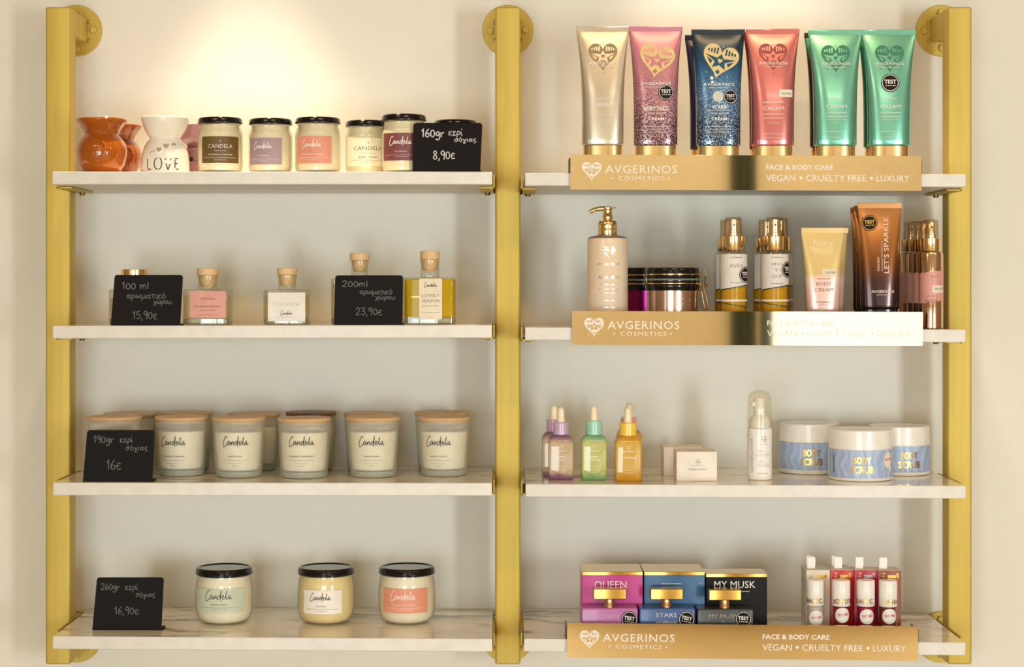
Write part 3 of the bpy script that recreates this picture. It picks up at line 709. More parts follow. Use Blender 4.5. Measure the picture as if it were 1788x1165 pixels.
lidded_jar('L1', 640.5, 116, 74, 212, 75, 'candle jar with a cream label, tucked behind the plum-labelled one', WAX, P('cream_paper', (242, 230, 202), .5), INK, (607, 241, 676, 290), 'caps', 'BABY MUSK', group=G)
lidded_jar('L1', 705, 53, 79, 201.5, 79, 'candle jar with a plum label, partly behind the 160gr sign', WAX, P('plum_paper', (124, 62, 64), .5), PRINT, (670, 232, 737, 280), 'script', 'BLUEBERRY', border=True, group=G)
lidded_jar('L1', 795, 100, 75, 211, 75, 'candle jar all but hidden behind the 160gr price sign, lid showing', WAX, P('sand_paper', (214, 190, 160), .5), INK, (765, 240, 825, 286), 'script', '', group=G)
G = 'wide candle jars on the bottom shelf'
lidded_jar('L4', 391.5, 152, 100.5, 989.5, 99.5, 'wide candle jar with a sage green label on the bottom shelf', WAXW, P('sage_paper', (196, 204, 180), .5), INK, (347.8, 1029, 428.5, 1070), 'script', 'BAMBOO GROVE', True, group=G)
lidded_jar('L4', 569.5, 158, 99.5, 989, 99, 'wide candle jar of yellowish wax with a white label', WAXY, P('white_paper', (238, 230, 220), .5), INK, (532, 1031.5, 598, 1073), 'script', 'COOKIES', True, group=G)
lidded_jar('L4', 710.5, 164, 99.5, 988.5, 98.5, 'wide candle jar with a coral label on the bottom shelf', WAXW, CORAL, PRINT, (670, 1029, 747, 1071.5), 'script', 'AMAZING STRAWBERRY', True, border=True, group=G)

# ---------------------------------------------------------------- frosted candles with wooden lids
def frosted(px, d, ylid, name, lab, lidw=93.5, lidmat=LIDWOOD, bot=80.0, txpx=None):
    it = It('frosted_candle', lab, 'candle', 'L3', px, d, group='wooden-lidded frosted candles')
    RL = it.w(lidw)/2; RT = RL-1.0; RB = it.w(bot)/2; H = it.v(ylid); hg = H-6
    Rf = lambda z: RB+(RT-RB)*max(0, min(1, z/hg))
    mk('wax', lathe([(0, 13), (RB-7, 13), (RB-4, 17), (Rf(80)-4, 80), (Rf(hg*.80)-4, hg*.80), (Rf(hg*.80)-8, hg*.80+1), (0, hg*.80-1)], 48), WAXW, it.o)
    g = [(0, 0), (RB-3, 0), (RB-.6, 1.2), (RB, 4)]+[(Rf(z), z) for z in (20, 50, 80, hg-1)]+[(RT-1, hg)]
    mk('glass', lathe(g, 64), FROST, it.o, sharp=50)
    mk('glass_base', lathe([(0, .8), (RB-3, .8), (RB-2, 4), (RB-2, 10), (0, 11.5)], 48), clear('greenish_glass', (196, 206, 192), diff=.6, edge=(150, 170, 158), drgb=(186, 198, 184)), it.o)
    mk('wooden_lid', lathe([(0, hg-5), (RT-4, hg-5), (RT-3.5, hg-.2), (RL-.6, hg), (RL, hg+1), (RL, H-1.2), (RL-1, H), (0, H)], 64), lidmat, it.o, sharp=40)
    if name:
        df = d-Rf(60); a = Art(); th = it.u(txpx, df)/Rf(60) if txpx else 0
        candela(a, it.w(46, df), 0, it.v(772, df), 1.15)
        a.text(name, 2.4, 0, it.v(797.5, df), w=len(name)*2.55); a.dashes(44, .6, 0, it.v(804.5, df), 5); a.dashes(26, .6, 0, it.v(810, df), 6); a.dashes(8, .8, 0, it.v(814.5, df), 8)
        decal('lettering', a, revo(Rf, 0, th), .5, INK, it.o)
    return it
frosted(227.5, 243, 721, None, 'frosted wooden-lidded candle behind the foremost one beside the 190gr sign', 91.5, bot=78)
frosted(326, 243, 719.5, None, 'frosted wooden-lidded candle in the back row, second from the price sign end', 90, bot=77)
frosted(443.5, 243, 721, None, 'frosted wooden-lidded candle in the back row behind WHITE LADY', 91, bot=77)
frosted(543, 243, 719, None, 'frosted candle in the back row whose wooden lid has a burnt dark rim', 88.5, wood('scorched_wood', (70, 38, 16), (150, 104, 60)), bot=76)
frosted(645, 243, 720.5, None, 'frosted wooden-lidded candle in the back row behind OCEAN WAVES', 89, bot=76)
frosted(769, 243, 719, None, 'frosted wooden-lidded candle in the back row behind SENSUAL WOOD', 90.5, bot=77)
frosted(200, 141, 726.5, None, 'frosted wooden-lidded candle standing behind the 190gr price sign', 94)
frosted(317, 143, 727, 'COOKIES & CARAMEL', 'front-row frosted wooden-lidded candle printed COOKIES & CARAMEL', 93, txpx=301)
frosted(417, 116, 728, 'WHITE LADY', 'front-row frosted wooden-lidded candle printed WHITE LADY', 93.5, bot=80)
frosted(531, 104, 729, 'AMAZING STRAWBERRY', 'front-row frosted wooden-lidded candle printed AMAZING STRAWBERRY', 94, bot=81)
frosted(651.5, 121, 727.5, 'OCEAN WAVES', 'front-row frosted wooden-lidded candle printed OCEAN WAVES', 94.5)
frosted(775, 142, 727.5, 'SENSUAL WOOD', 'front-row frosted wooden-lidded candle printed SENSUAL WOOD', 93.5, txpx=765)

# ---------------------------------------------------------------- room fragrance bottles
def diffuser(px, d, wpx, yb, lab, liquid, level, cap='wood', ycap=469, ycap2=481, capw=38, neckw=30, lrect=None, lart=None, lcol=None, tcol=INK, rr=0.0, dep=56):
    it = It('fragrance_bottle', lab, 'bottle', 'L2', px, d, group='square room fragrance bottles')
    W = it.w(wpx); H = it.v(yb); rn = it.w(neckw)/2; zc0 = it.v(ycap2); zc1 = it.v(ycap)
    g = [rrect(W-4, dep-4, 7, 0), rrect(W, dep, 9, 2), rrect(W, dep, 9, H-3), rrect(W-2.5, dep-2.5, 8, H-.8), rrect(W-8, dep-8, 7, H)]
    nk = lathe([(rn+1.5, H-.3), (rn, H+2), (rn, zc0-6), (rn+1.8, zc0-5), (rn+1.8, zc0-.5), (rn-1, zc0)], 40)
    mk('glass', join(loft(g), nk), GLASS, it.o, sharp=40)
    mk('glass_base', tr(rbox(W-3, dep-3, 11, 7, 2), 0, 0, 1), clear('thick_glass', (228, 228, 212), diff=.2, edge=(200, 200, 180)), it.o)
    mk('liquid', tr(rbox(W-5, dep-5, (H-13)*level, 7, 2), 0, 0, 12.5), liquid, it.o)
    rc = it.w(capw)/2
    if cap == 'wood': mk('stopper', lathe([(0, zc0-20), (rn-5, zc0-20), (rn-3, zc0-16), (rn-1.2, zc0-8), (rn-1.2, zc0), (rc-.8, zc0), (rc, zc0+1), (rc, zc1-1), (rc-1, zc1), (0, zc1)], 48), CORK, it.o)
    else: mk('cap', lathe([(0, H), (rc-1, H), (rc, H+1), (rc, zc1-1), (rc-1, zc1), (0, zc1)], 48), GOLDM, it.o)
    if lrect:
        df = d-dep/2; x0, y0, x1, y1 = lrect
        w_, h_ = it.w(x1-x0, df), it.v(y0, df)-it.v(y1, df); sf = flat(-dep/2, it.u((x0+x1)/2, df), (it.v(y0, df)+it.v(y1, df))/2)
        L = decal('label', Art().rect(w_, h_, r=rr), sf, .4, lcol, it.o); a = Art(); lart(a, w_, h_); decal('lettering', a, sf, .7, tcol, L)
    return it
PALEOIL = clear('pale_oil', (250, 248, 226), diff=.03, edge=(238, 232, 208), gloss=.3)
OIL = clear('golden_oil', (252, 232, 70), diff=.45, edge=(238, 206, 50), drgb=(234, 200, 10), gloss=.3)
diffuser(235, 75, 82, 505, 'gold-capped fragrance bottle hidden behind the 100ml price sign', PALEOIL, .7, 'gold', 470.5, 483, 46, 30)
def art_dream(a, w, h): a.text('CANDELA', 3.6, 0, h*.22, w=w*.40); a.fill([heart(12, 1)], 0, h*.37, 1); a.text('Dreamlover', 5.4, 0, -h*.06, w=w*.72, track=1.1); a.dashes(w*.44, 1.2, 0, -h*.22, 5); a.dashes(w*.56, 1.0, 0, -h*.39, 6)
diffuser(363, 72, 81.5, 505.5, 'fragrance bottle with a salmon pink label and pale wooden stopper', PALEOIL, .8, 'wood', 469, 481, 38.5, 33, (331, 508.5, 394.5, 555), art_dream, P('salmon_paper', (218, 156, 138), .5), P('brown_ink', (120, 60, 50), .6))
def art_ts(a, w, h): a.text('TSOUREKI', 6, 0, h*.10, w=w*.76, thick=-.03, track=1.1); candela(a, w*.32, 0, -h*.22, .8); a.dashes(w*.6, .6, 0, -h*.36, 4)
diffuser(501.5, 74, 77.5, 505.5, 'fragrance bottle with a plain white label and pale wooden stopper', PALEOIL, .8, 'wood', 468.5, 480, 35.5, 31, (468, 511, 533, 561), art_ts, P('white_label', (232, 226, 216), .5), GREYINK)
diffuser(628, 78, 96, 486, 'tall fragrance bottle hidden behind the 200ml sign, wooden stopper showing', PALEOIL, .85, 'wood', 442.5, 455, 34.5, 29, dep=60)
def art_love(a, w, h): candela(a, w*.56, 0, h*.34, .8); a.text('LOVELY', 5.6, 0, h*.09, w=w*.76, thick=-.01); a.text('SEASON', 5.6, 0, -h*.04, w=w*.76, thick=-.01); a.dashes(w*.7, 1.2, 0, -h*.165, 8); a.dashes(w*.84, .9, 0, -h*.33, 3); a.dashes(w*.15, .8, 0, -h*.45, 4)
diffuser(750.5, 70, 90.5, 485, 'tall fragrance bottle of golden oil labelled LOVELY SEASON', OIL, .97, 'wood', 438.5, 453.5, 34, 32, (731.8, 486.5, 772, 558), art_love, P('ivory_label', (232, 218, 192), .5), P('dark_brown_ink', (84, 60, 48), .6), 3.5, dep=60)

# ---------------------------------------------------------------- gold display bars
def display_bar(s, x0, x1, y0l, y1l, y0r, y1r, label, side, logo_x, txt_x, mirror=MIRROR):
    X0, X1 = x0-VX, x1-VX; W = X1-X0; xc = (X0+X1)/2; zsh = zs(s, xc)
    t = thing('display_bar', label, 'display stand', xc, 0, zsh, group='gold mirror display bars'); ang = math.atan((y0r-y0l)/W); t.rotation_euler = (0, ang, 0)
    zt = EYE+HY-(y0l+y0r)/2-zsh; zb = EYE+HY-(y1l+y1r)/2-zsh; H = zt-zb; yf = -7.0
    mk('front_panel', tr(rotx(rbox(W, H, 4, 1.5, .12, 3), pi/2), 0, yf+4, (zt+zb)/2), mirror, t)
    mk('lip', tr(rbox(W-2, 16, 2.2, .4, .3, 2), 0, yf+4+8.2, 1.3), P('clear_black_acrylic', (40, 34, 28), .2), t)
    if side:
        for sx in (-1, 1): mk('side_panel', tr(rbox(3, 56, zt-6, .5, .4, 2), sx*(W/2-1.4+2), yf+4+29, .4), P('clear_black_acrylic', (40, 34, 28), .2), t)
    a = Art(); vv = lambda py: EYE+HY-py-zsh; uu = lambda px: px-VX-xc
    ym = lambda f: zt-H*f
    brand_heart(a, 34, uu(logo_x), ym(.43))
    b = Art().text('AVGERINOS', 14.5, uu(logo_x+86), ym(.405), w=125, track=1.1).text('COSMETICS', 7, uu(logo_x+86), ym(.665), w=80, track=1.2)
    b.disc(1.5, uu(logo_x+35), ym(.67), n=12, rings=1).disc(1.5, uu(logo_x+134), ym(.67), n=12, rings=1)
    c_ = Art(); decal('brand_lettering', b, flat(yf), .5, PRINT, t); b = c_
    b.text('FACE & BODY CARE', 8.6, uu(txt_x+58.5), ym(.335), w=117, thick=.015).text('VEGAN', 11.5, uu(txt_x+25.5), ym(.64), w=51).disc(2.6, uu(txt_x+60.5), ym(.64), n=16, rings=1)
    b.text('CRUELTY FREE', 11.5, uu(txt_x+122), ym(.64), w=105).disc(2.6, uu(txt_x+184), ym(.64), n=16, rings=1).text('LUXURY', 11.5, uu(txt_x+221), ym(.64), w=57)
    decal('logo', a, flat(yf), .5, PRINT, t); decal('slogan_lettering', b, flat(yf), .5, PRINT, t)
display_bar('R1', 995.5, 1607.5, 270.5, 332, 273, 333.3, 'gold mirror display bar with white lettering under the cream tubes', True, 1033, 1336.5)
display_bar('R2', 998.8, 1610, 543, 602, 544.8, 604, 'gold mirror display bar with white lettering under the sprays and pump bottle', False, 1037, 1338.5)
display_bar('R4', 989.8, 1601.5, 1087, 1147, 1093, 1152.6, 'gold mirror display bar with white lettering before the perfumes and lip glosses', True, 1029, 1330.5)

# ---------------------------------------------------------------- cream tubes
def test_sticker(parent, sf, r, u, v, rot=0.0, light=PRINT, txt='TEST'):
    S = decal('sticker', Art().disc(r, u, v, rings=6), sf, .7, STICK, parent, 'black round TEST sticker')
    a = Art().disc(r*.9, u, v, r*.84); a.text(txt, r*.44, u, v+r*.14, w=r*1.28, rot=rot, thick=.02)
    ca, sa = math.cos(rot), math.sin(rot)
    for i, q in enumerate((-.45, -.2, .05, .32, .5)): a.rect(r*.16, r*.09, u+q*r*ca+r*.3*sa, v+q*r*sa-r*.3*ca, nx=1, ny=1, rot=rot)
    decal('lettering', a, sf, 1.0, light, S)
def cream_tube(s, px, d, ytop, ycap, wtop, wbot, lab, mat, capmat=GOLDM, seal=None, arts=None, db=17.0, group='squeeze tubes standing on their caps', e=2.6, pw=3.2, capw=.93):
    it = It('cream_tube', lab, 'tube', s, px, d, group=group)
    hc = it.v(ycap); H = it.v(ytop)-hc; wt, wb = it.w(wtop)/2, it.w(wbot)/2; SE = 10.0; Hb = H-SE
    wz = lambda t: wb+(wt-wb)*t**pw; dz = lambda t: 1.1+(db-1.1)*(1-t**1.9)**.9 if t < 1 else 1.1
    NE = lambda t: e+1.2*t
    rings = [sup(wb*.93, db*.9, e, 0), sup(wb*.985, db*.97, e, .8), sup(wb*1.0, db, e, 2.2)]
    for i in range(1, 23): t_ = i/22; rings.append(sup(wz(t_), dz(t_), NE(t_), 2.2+(Hb-2.2)*t_))
    body = mk('tube_body', loft(rings), mat, it.o, sharp=50, loc=(0, 0, hc))
    se = tr(rotx(rbox(wt*2+.6, SE, 2.2, .6, .5, 2), pi/2), 0, 1.1, SE/2)
    cz = join(se, *[tr(rbox(wt*2-2, 2.7, .5, .2, .1, 1), 0, 0, 1.4+1.6*i) for i in range(5)])
    mk('crimped_end', cz, seal or mat, it.o, sharp=40, loc=(0, 0, hc+Hb-.3))
    mk('cap', loft([sup(wb*capw, db*.88, e, 0), sup(wb*capw, db*.88, e, hc-.5), sup(wb*capw-.8, db*.88-.8, e, hc)]), capmat, it.o, sharp=40)
    def sf(u, v, l):
        t_ = max(0, min(1, (v-hc-2.2)/(Hb-2.2))); w_ = wz(t_); n_ = NE(t_)
        return (u, -dz(t_)*(max(0, 1-min(1, abs(u)/w_)**n_))**(1/n_)-l, v)
    if arts: arts(it, it.o, body, sf, d-db*.8)
    return it
def tube_logo(col, big=False, name='lettering', lines=(), textcol=PRINT, tilt=0, ly=95, lw=51, ty=109.5, tw=50, lx=0):
    def f(it, root, body, sf, df):
        cx = 0
        a = brand_heart(Art(), it.w(lw, df), lx, it.v(ly, df), tilt); decal('logo', a, sf, .5, col, root)
        b = Art().text('AVGERINOS', 5.2, 0, it.v(ty, df), w=it.w(tw, df), track=1.1).dashes(34, 1.2, 0, it.v(ty+6.5, df), 3)
        decal('brand_lettering', b, sf, .9, textcol, root); b = Art()
        for (t_, h, py, w_, th) in lines:
            if t_ == '-': b.dashes(w_, h, 0, it.v(py, df), int(py))
            elif t_ == '_': b.rect(w_, h, 0, it.v(py, df), nx=4, ny=1)
            else: b.text(t_, h, 0, it.v(py, df), w=w_, thick=th)
        decal('lettering', b, sf, .9, textcol, root)
    return f
fine = [('-', 1.3, 200, 46, 0), ('-', 1.3, 207, 40, 0), ('-', 1.1, 231, 40, 0), ('-', 1.1, 239, 38, 0)]
CH_ = P('champagne_metal', (208, 196, 176), .24, .8, coat=.3)
cream_tube('R1', 1052.5, 46, 46, 254.5, 92, 73, 'champagne pearl cream tube at the inner end of the tube row', CH_,
           arts=tube_logo(P('taupe_print', (150, 124, 92), .5), lines=[('-', 2.0, 173, 26, 0), ('CREAM', 6.5, 183, 36, 0), ('_', .7, 202, 40, 0), ('-', 1.2, 211, 30, 0)]))
PG = bands('pink_glitter_print', [(0, (64, 28, 32)), (.25, (96, 52, 60)), (.5, (160, 100, 116)), (.75, (190, 124, 138)), (1, (196, 128, 146))], 200, rough=.22, metal=.6, glitter=.8, gz=(.35, .75), gcol=(246, 205, 212), wob=.12, nscale=40)
CREAMP = P('pale_gold_print', (214, 190, 130), .45)
tk = [('HANDS & BODY', 2.8, 198, 34, 0), ('_', .6, 193, 40, 0), ('CREAM', 5.6, 207.5, 27, .015), ('-', 1.3, 221, 42, 0), ('-', 1.3, 226, 34, 0), ('-', 1.3, 231, 40, 0)]
def arts_pink(it, root, body, sf, df):
    tube_logo(CREAMP, tilt=-.16, ly=102, lw=62, ty=145.5, tw=52, lx=2, lines=[('BABY TALC', 6, 189, 44, .015)]+tk)(it, root, body, sf, df)
    test_sticker(root, sf, it.w(14, df), it.u(1163, df), it.v(161, df))
cream_tube('R1', 1144.5, 46, 45.5, 255, 94, 76, 'dusty pink glittery BABY TALC cream tube with a gold heart', PG, seal=P('dusty_pink', (200, 132, 150), .35, .3), arts=arts_pink)
BG = bands('blue_glitter_print', [(0, (12, 16, 34)), (.25, (28, 52, 92)), (.5, (52, 112, 162)), (.75, (36, 92, 136)), (.9, (30, 60, 84)), (1, (28, 42, 54))], 200, rough=.2, metal=.65, glitter=.75, gz=(.35, .7), gcol=(196, 222, 240), wob=.12, nscale=40)
def arts_blue(it, root, body, sf, df):
    tube_logo(CREAMP, tilt=-.24, ly=103, lw=63, ty=147, tw=54, lx=3, lines=[('STARS', 6, 187, 24, .015)]+tk)(it, root, body, sf, df)
    decal('sticker', Art().disc(it.w(9.3, df), it.u(1254, df), it.v(168.5, df)), sf, .6, P('silver_sticker', (206, 204, 190), .5), root, 'round silver sticker')
    test_sticker(root, sf, it.w(12.6, df), it.u(1275.5, df), it.v(169, df))
    a = Art()
    for px, py, r in ((1243, 136, 3), (1244, 143, 2.4), (1249, 130, 1.6)): a.disc(r, it.u(px, df), it.v(py, df), n=12, rings=1)
    decal('print_dots', a, sf, .7, P('pale_print', (226, 226, 220), .5), root)
cream_tube('R1', 1254, 46, 51, 255.5, 93, 77, 'blue glittery STARS cream tube with a gold heart', BG, seal=P('dark_navy', (34, 46, 62), .35, .3), arts=arts_blue)
cream_tube('R1', 1240, 100, 61, 262, 88, 70, 'dark navy cream tube behind the STARS tube', P('navy_metal', (44, 40, 66), .28, .5, coat=.3))
def arts_coral(it, root, body, sf, df):
    tube_logo(P('deep_coral_print', (150, 70, 64), .5), lines=[('HAMMAM', 4.2, 178.5, 36, 0), ('CREAM', 6.8, 189, 36, 0), ('-', 2.2, 199.5, 36, 0), ('_', .7, 206.5, 36, 0), ('-', 1.2, 215, 22, 0), ('-', 1.1, 234, 34, 0), ('-', 1.1, 241, 32, 0)])(it, root, body, sf, df)
    S = decal('sticker', Art().rect(it.w(23, df), it.w(13, df), it.u(1372.5, df), it.v(163, df), r=1.2), sf, .6, P('white_tester', (236, 226, 208), .5), root, 'small white TESTER sticker')
    decal('lettering', Art().text('TESTER', 4, it.u(1373, df), it.v(163.5, df), w=18), sf, 1.0, INK, S)
CO = P('coral_metal', (216, 130, 128), .2, .8, coat=.3)
cream_tube('R1', 1349, 46, 50, 255.3, 93.5, 73.5, 'coral HAMMAM CREAM tube with a white tester sticker', CO, arts=arts_coral)
cream_tube('R1', 1343.5, 100, 55, 262, 90, 70, 'dark red cream tube behind the coral HAMMAM one', P('wine_metal', (150, 30, 24), .28, .5, coat=.3))
GR = P('mint_green_metal', (130, 204, 180), .2, .8, coat=.3)
gl = [('-', 1.8, 172, 24, 0), ('CREAM', 6.5, 186, 36, 0), ('-', 1.6, 197, 36, 0), ('_', .6, 204, 36, 0), ('-', 1.2, 209, 34, 0), ('-', 1.0, 214, 8, 0), ('-', 1.1, 230, 34, 0), ('-', 1.1, 240, 32, 0)]
GLOGO = P('deep_green_print', (48, 122, 88), .5)
cream_tube('R1', 1458, 46, 51.5, 255.3, 93.5, 74.5, 'mint green cream tube without a sticker, beside its twin with one', GR, arts=tube_logo(GLOGO, ly=98, lines=gl, ty=110.5))
cream_tube('R1', 1449.5, 100, 57, 258, 90, 71, 'green-topped cream tube with a brown side, behind the sticker-free mint tube', bands('green_brown', [(0, (60, 34, 24)), (.8, (70, 50, 36)), (.97, (60, 150, 110))], 200, metal=.5), group='squeeze tubes standing on their caps')
def arts_g2(it, root, body, sf, df):
    tube_logo(GLOGO, ly=98, lines=gl, ty=110.5)(it, root, body, sf, df)
    test_sticker(root, sf, it.w(16, df), 0, it.v(144.5, df))
cream_tube('R1', 1552, 46, 51.5, 255.3, 94, 74.5, 'mint green cream tube with a round black TEST sticker', GR, arts=arts_g2)
cream_tube('R1', 1543.5, 100, 57, 258, 90, 71, 'deep green cream tube behind the mint tube that has the TEST sticker', P('deep_green_metal', (22, 120, 84), .28, .5, coat=.3))
# shelf two tubes
FA = bands('gold_to_pink', [(0, (224, 182, 166)), (.50, (232, 196, 180)), (.56, (214, 184, 116)), (1, (220, 196, 130))], 135, rough=.3, metal=.3, wob=.10, nscale=50)
def arts_fairy(it, root, body, sf, df):
    b = Art().text('BODY', 6.6, 0, it.v(495.5, df), w=26, thick=-.012).text('CREAM', 6.6, 0, it.v(506, df), w=33, thick=-.012).text('AROMATIC', 2.2, 0, it.v(487, df), w=24).text('AVGERINOS', 2.8, 0, it.v(527.5, df), w=30).dashes(18, .8, 0, it.v(532, df), 4)
    decal('lettering', b, sf, .7, P('mauve_ink', (128, 84, 84), .6), root)
    c = Art().text('fairy', 11, 0, it.v(424, df), w=36, thick=-.01).text('kiss', 9, 8, it.v(441, df), w=22, thick=-.02)
    decal('title', c, sf, .7, P('pale_gold_letters', (246, 232, 190), .4), root)
    S = decal('sticker', Art().rect(it.w(27, df), it.w(11, df), it.u(1448.5, df), it.v(475, df), r=1), sf, .9, CREAMST, root, 'small cream TESTER sticker')
    decal('lettering', Art().text('TESTER', 3.4, it.u(1450, df), it.v(476, df), w=18), sf, 1.2, INK, S)
cream_tube('R2', 1436.5, 44, 397, 545, 75, 58, 'gold and pink BODY CREAM tube standing in front', FA, seal=GOLDM, arts=arts_fairy, db=14, pw=1.4, capmat=P('pink_cap', (222, 182, 166), .4))
cream_tube('R2', 1444, 82, 397.5, 545, 74, 57, 'gold and pink tube half behind the front BODY CREAM tube', FA, seal=GOLDM, db=14, pw=1.4, capmat=P('pink_cap', (222, 182, 166), .4))
BZ = bands('bronze_fade', [(0, (46, 26, 24)), (.3, (72, 42, 36)), (.5, (128, 72, 30)), (.8, (190, 122, 60)), (1, (202, 138, 78))], 175, rough=.2, metal=.7, wob=.02)
def arts_bronze(it, root, body, sf, df):
    b = Art().text("LET'S SPARKLE", 8.6, it.u(1547.5, df), it.v(428, df), w=it.w(98, df), rot=pi/2)
    b.text('FACE & BODY', 3.2, it.u(1533.5, df), it.v(461, df), w=25, rot=pi/2, thick=.02); b.text('SHIMMERING BRONZING OIL', 2.4, it.u(1540, df), it.v(447, df), w=54, rot=pi/2)
    decal('title', b, sf, .8, P('pale_peach_print', (236, 214, 196), .5), root); b = Art()
    b.text('AVGERINOS', 5, it.u(1541, df), it.v(509, df), w=it.w(40, df), thick=.01).dashes(26, 1.2, it.u(1543, df), it.v(515, df), 5)
    decal('lettering', b, sf, .8, P('pale_peach_print', (236, 214, 196), .5), root)
    test_sticker(root, sf, it.w(14, df), it.u(1519.5, df), it.v(389, df), .05, GOLDF)
b1 = cream_tube('R2', 1536, 42, 354, 540, 76.5, 68, "bronze LET'S SPARKLE tube with a round black sticker, foremost of three", BZ, seal=P('copper_seal', (214, 156, 104), .2, .9), arts=arts_bronze, db=15, capmat=BLACK)
cream_tube('R2', 1528, 80, 359, 541, 75, 66, "bronze tube directly behind the foremost LET'S SPARKLE tube", BZ, seal=P('copper_seal', (214, 156, 104), .2, .9), db=15, capmat=BLACK)
cream_tube('R2', 1522, 118, 362, 542, 74, 65, 'bronze tube rearmost of the three bronze ones', BZ, seal=P('copper_seal', (214, 156, 104), .2, .9), db=15, capmat=BLACK)

# ---------------------------------------------------------------- pump bottle
it = It('pump_bottle', 'nude beige pump bottle with a gold pump and silver print', 'bottle', 'R2', 1061, 78)
R = it.w(35.3); H = it.v(417); 
mk('bottle', lathe([(0, 0), (R-2, 0), (R, 2), (R, H-1), (R-.6, H)], 64), P('nude_beige', (234, 212, 186), .38, coat=.3), it.o, sharp=40)
mk('shoulder', lathe([(R-.6, H), (R-1, H+1), (R-3, H+3), (17, H+7), (0, H+7)], 64), P('taupe_plastic', (140, 122, 104), .3, coat=.4), it.o, sharp=40)
z0 = it.v(410); z1 = it.v(386); zt = it.v(363)
mk('collar', lathe([(0, z0-3), (15.6, z0-3), (16.8, z0), (17, z0+10), (16.6, z0+12), (17, z0+14), (16.8, z1-4), (15, z1), (8.6, z1+.6), (0, z1)], 48), GOLDM, it.o, sharp=45)
pump = join(lathe([(7.4, z1), (9, z1+6), (9, z1+9), (7.6, z1+11), (7.6, zt-4), (8.6, zt-2), (8.6, zt), (0, zt+.8)], 32),
            pipe(cr([(4, 0, zt-1.5), (-10, -2, zt-1.4), (-22, -4, zt-3), (-30, -5, zt-6.5), (-33, -5.4, zt-8)], 5), [4.2]*10+[3.8]*6+[3.0]*5, 12), tr(rbox(22, 12, 3, 4, 1), 3, 0, zt-1))
mk('pump_head', pump, GOLDM, it.o, sharp=45)
sf = cyl(R, 0); df = 78-R
SILV = P('rose_silver_foil', (226, 196, 176), .25, .9)
decal('logo', brand_heart(Art(), 23, 0, it.v(439, df)), sf, .4, SILV, it.o)
b = Art().text('AVGERINOS', 4.2, 0, it.v(461, df), w=42).text('AMAZING', 6, 0, it.v(484, df), w=38).dashes(30, 3.2, 0, it.v(497, df), 9).dashes(38, 1.2, 0, it.v(505, df), 2).dashes(34, 1.2, 0, it.v(512, df), 3).dashes(30, 1.6, 0, it.v(525, df), 4).dashes(30, 1.6, 0, it.v(537, df), 5)
decal('lettering', b, sf, .4, SILV, it.o)

# ---------------------------------------------------------------- clamp jars
def clamp_jar(px, d, wlid, lab, col, clamp_side, arts=True):
    it = It('clamp_jar', lab, 'jar', 'R2', px, d, group='black-lidded clamp jars')
    RL = it.w(wlid)/2; R = RL-5; hb = it.v(507.5); zt = it.v(468)
    mk('jar_body', lathe([(0, 0), (R-3, 0), (R, 3), (R, hb)], 56), col, it.o, sharp=40)
    mk('rim', lathe([(R-2, hb), (RL-3, hb), (RL-2.5, hb+1), (RL-2.5, hb+4), (RL-2, hb+5), (RL-1.5, hb+9), (RL-2, hb+11), (RL-1, hb+13), (RL, hb+15), (RL, hb+18), (RL-2, hb+20), (0, hb+20)], 56), BLACK, it.o, sharp=40)
    zl = hb+20.5
    mk('lid', lathe([(0, zl), (RL-1.5, zl), (RL-1, zl+1), (RL-1, zl+3), (RL, zl+5), (RL, zl+7), (RL-2.5, zl+9), (RL-2.5, zt-3), (RL-4, zt), (0, zt)], 56), BLACK, it.o, sharp=40)
    mk('seal_ring', lathe([(RL-1.2, hb+17.6), (RL+.6, hb+18.4), (RL+.6, hb+20.8), (RL-1.2, hb+21.6)], 56), P('grey_rubber', (120, 122, 112), .5), it.o)
    s_ = clamp_side; zu = zl+8.2; zm = hb+12.5
    ang = lambda deg, r, z: (s_*r*math.cos(math.radians(deg)), -r*math.sin(math.radians(deg)), z)
    wires = [pipe([ang(q, RL+.6, zu) for q in range(14, 151, 6)], 1.1, 6), pipe([ang(q, RL+.6, zm) for q in range(12, 151, 6)], 1.1, 6),
             pipe([ang(q, RL+.6, z) for q, z in ((150, zu), (154, zu-2), (157, (zu+zm)/2), (155, zm+1), (150, zm))], 1.1, 6),
             pipe(cr([ang(30, RL+1.5, zu), ang(27, RL+3, zu-6), ang(28, RL+3.5, zm-4), ang(29, RL+2, zm-11), ang(24, RL+3, zm-14), ang(18, RL+5, zm-9), ang(14, RL+5, zm)], 4), 1.2, 6),
             pipe(cr([ang(14, RL+1, zu+3), ang(6, RL+4, zu+7), ang(-4, RL+9, zu+8), ang(-2, RL+10, zu+3), ang(0, RL+8, zm), ang(4, RL+12, zm-2), ang(8, RL+6, zm-6), ang(12, RL+3, zm)], 4), 1.2, 6),
             pipe([ang(14, RL+1, zm-7), ang(13, RL+4, zm-22), ang(13, RL+8, zm-46)], 1.2, 6), pipe([ang(2, RL+4, zm-4), ang(2, RL+10, zm-22), ang(3, RL+15, zm-46), ang(8, RL+12, zm-47), ang(13, RL+8, zm-46)], 1.2, 6)]
    mk('wire_clamp', join(*wires), GOLDM, it.o, sharp=60)
    df = d-R; b = Art().dashes(18, 2.6, 10, it.v(521, df), 7).dashes(16, 2.6, 10, it.v(530, df), 8).dashes(14, .8, 10, it.v(514, df), 3)
    decal('lettering', b, cyl(R, 0), .4, P('silver_print', (214, 190, 176), .4, .5), it.o)
    return it
clamp_jar(1132, 196, 98, 'magenta clamp jar with a black lid, behind the pump bottle and the rose-gold jar', P('magenta_metal', (150, 22, 104), .2, .8), 1)
clamp_jar(1173.5, 80, 99, 'rose-gold clamp jar with a black lid and gold wire clamp, beside the pump bottle', P('rose_gold_metal', (206, 170, 150), .18, .9), 1)

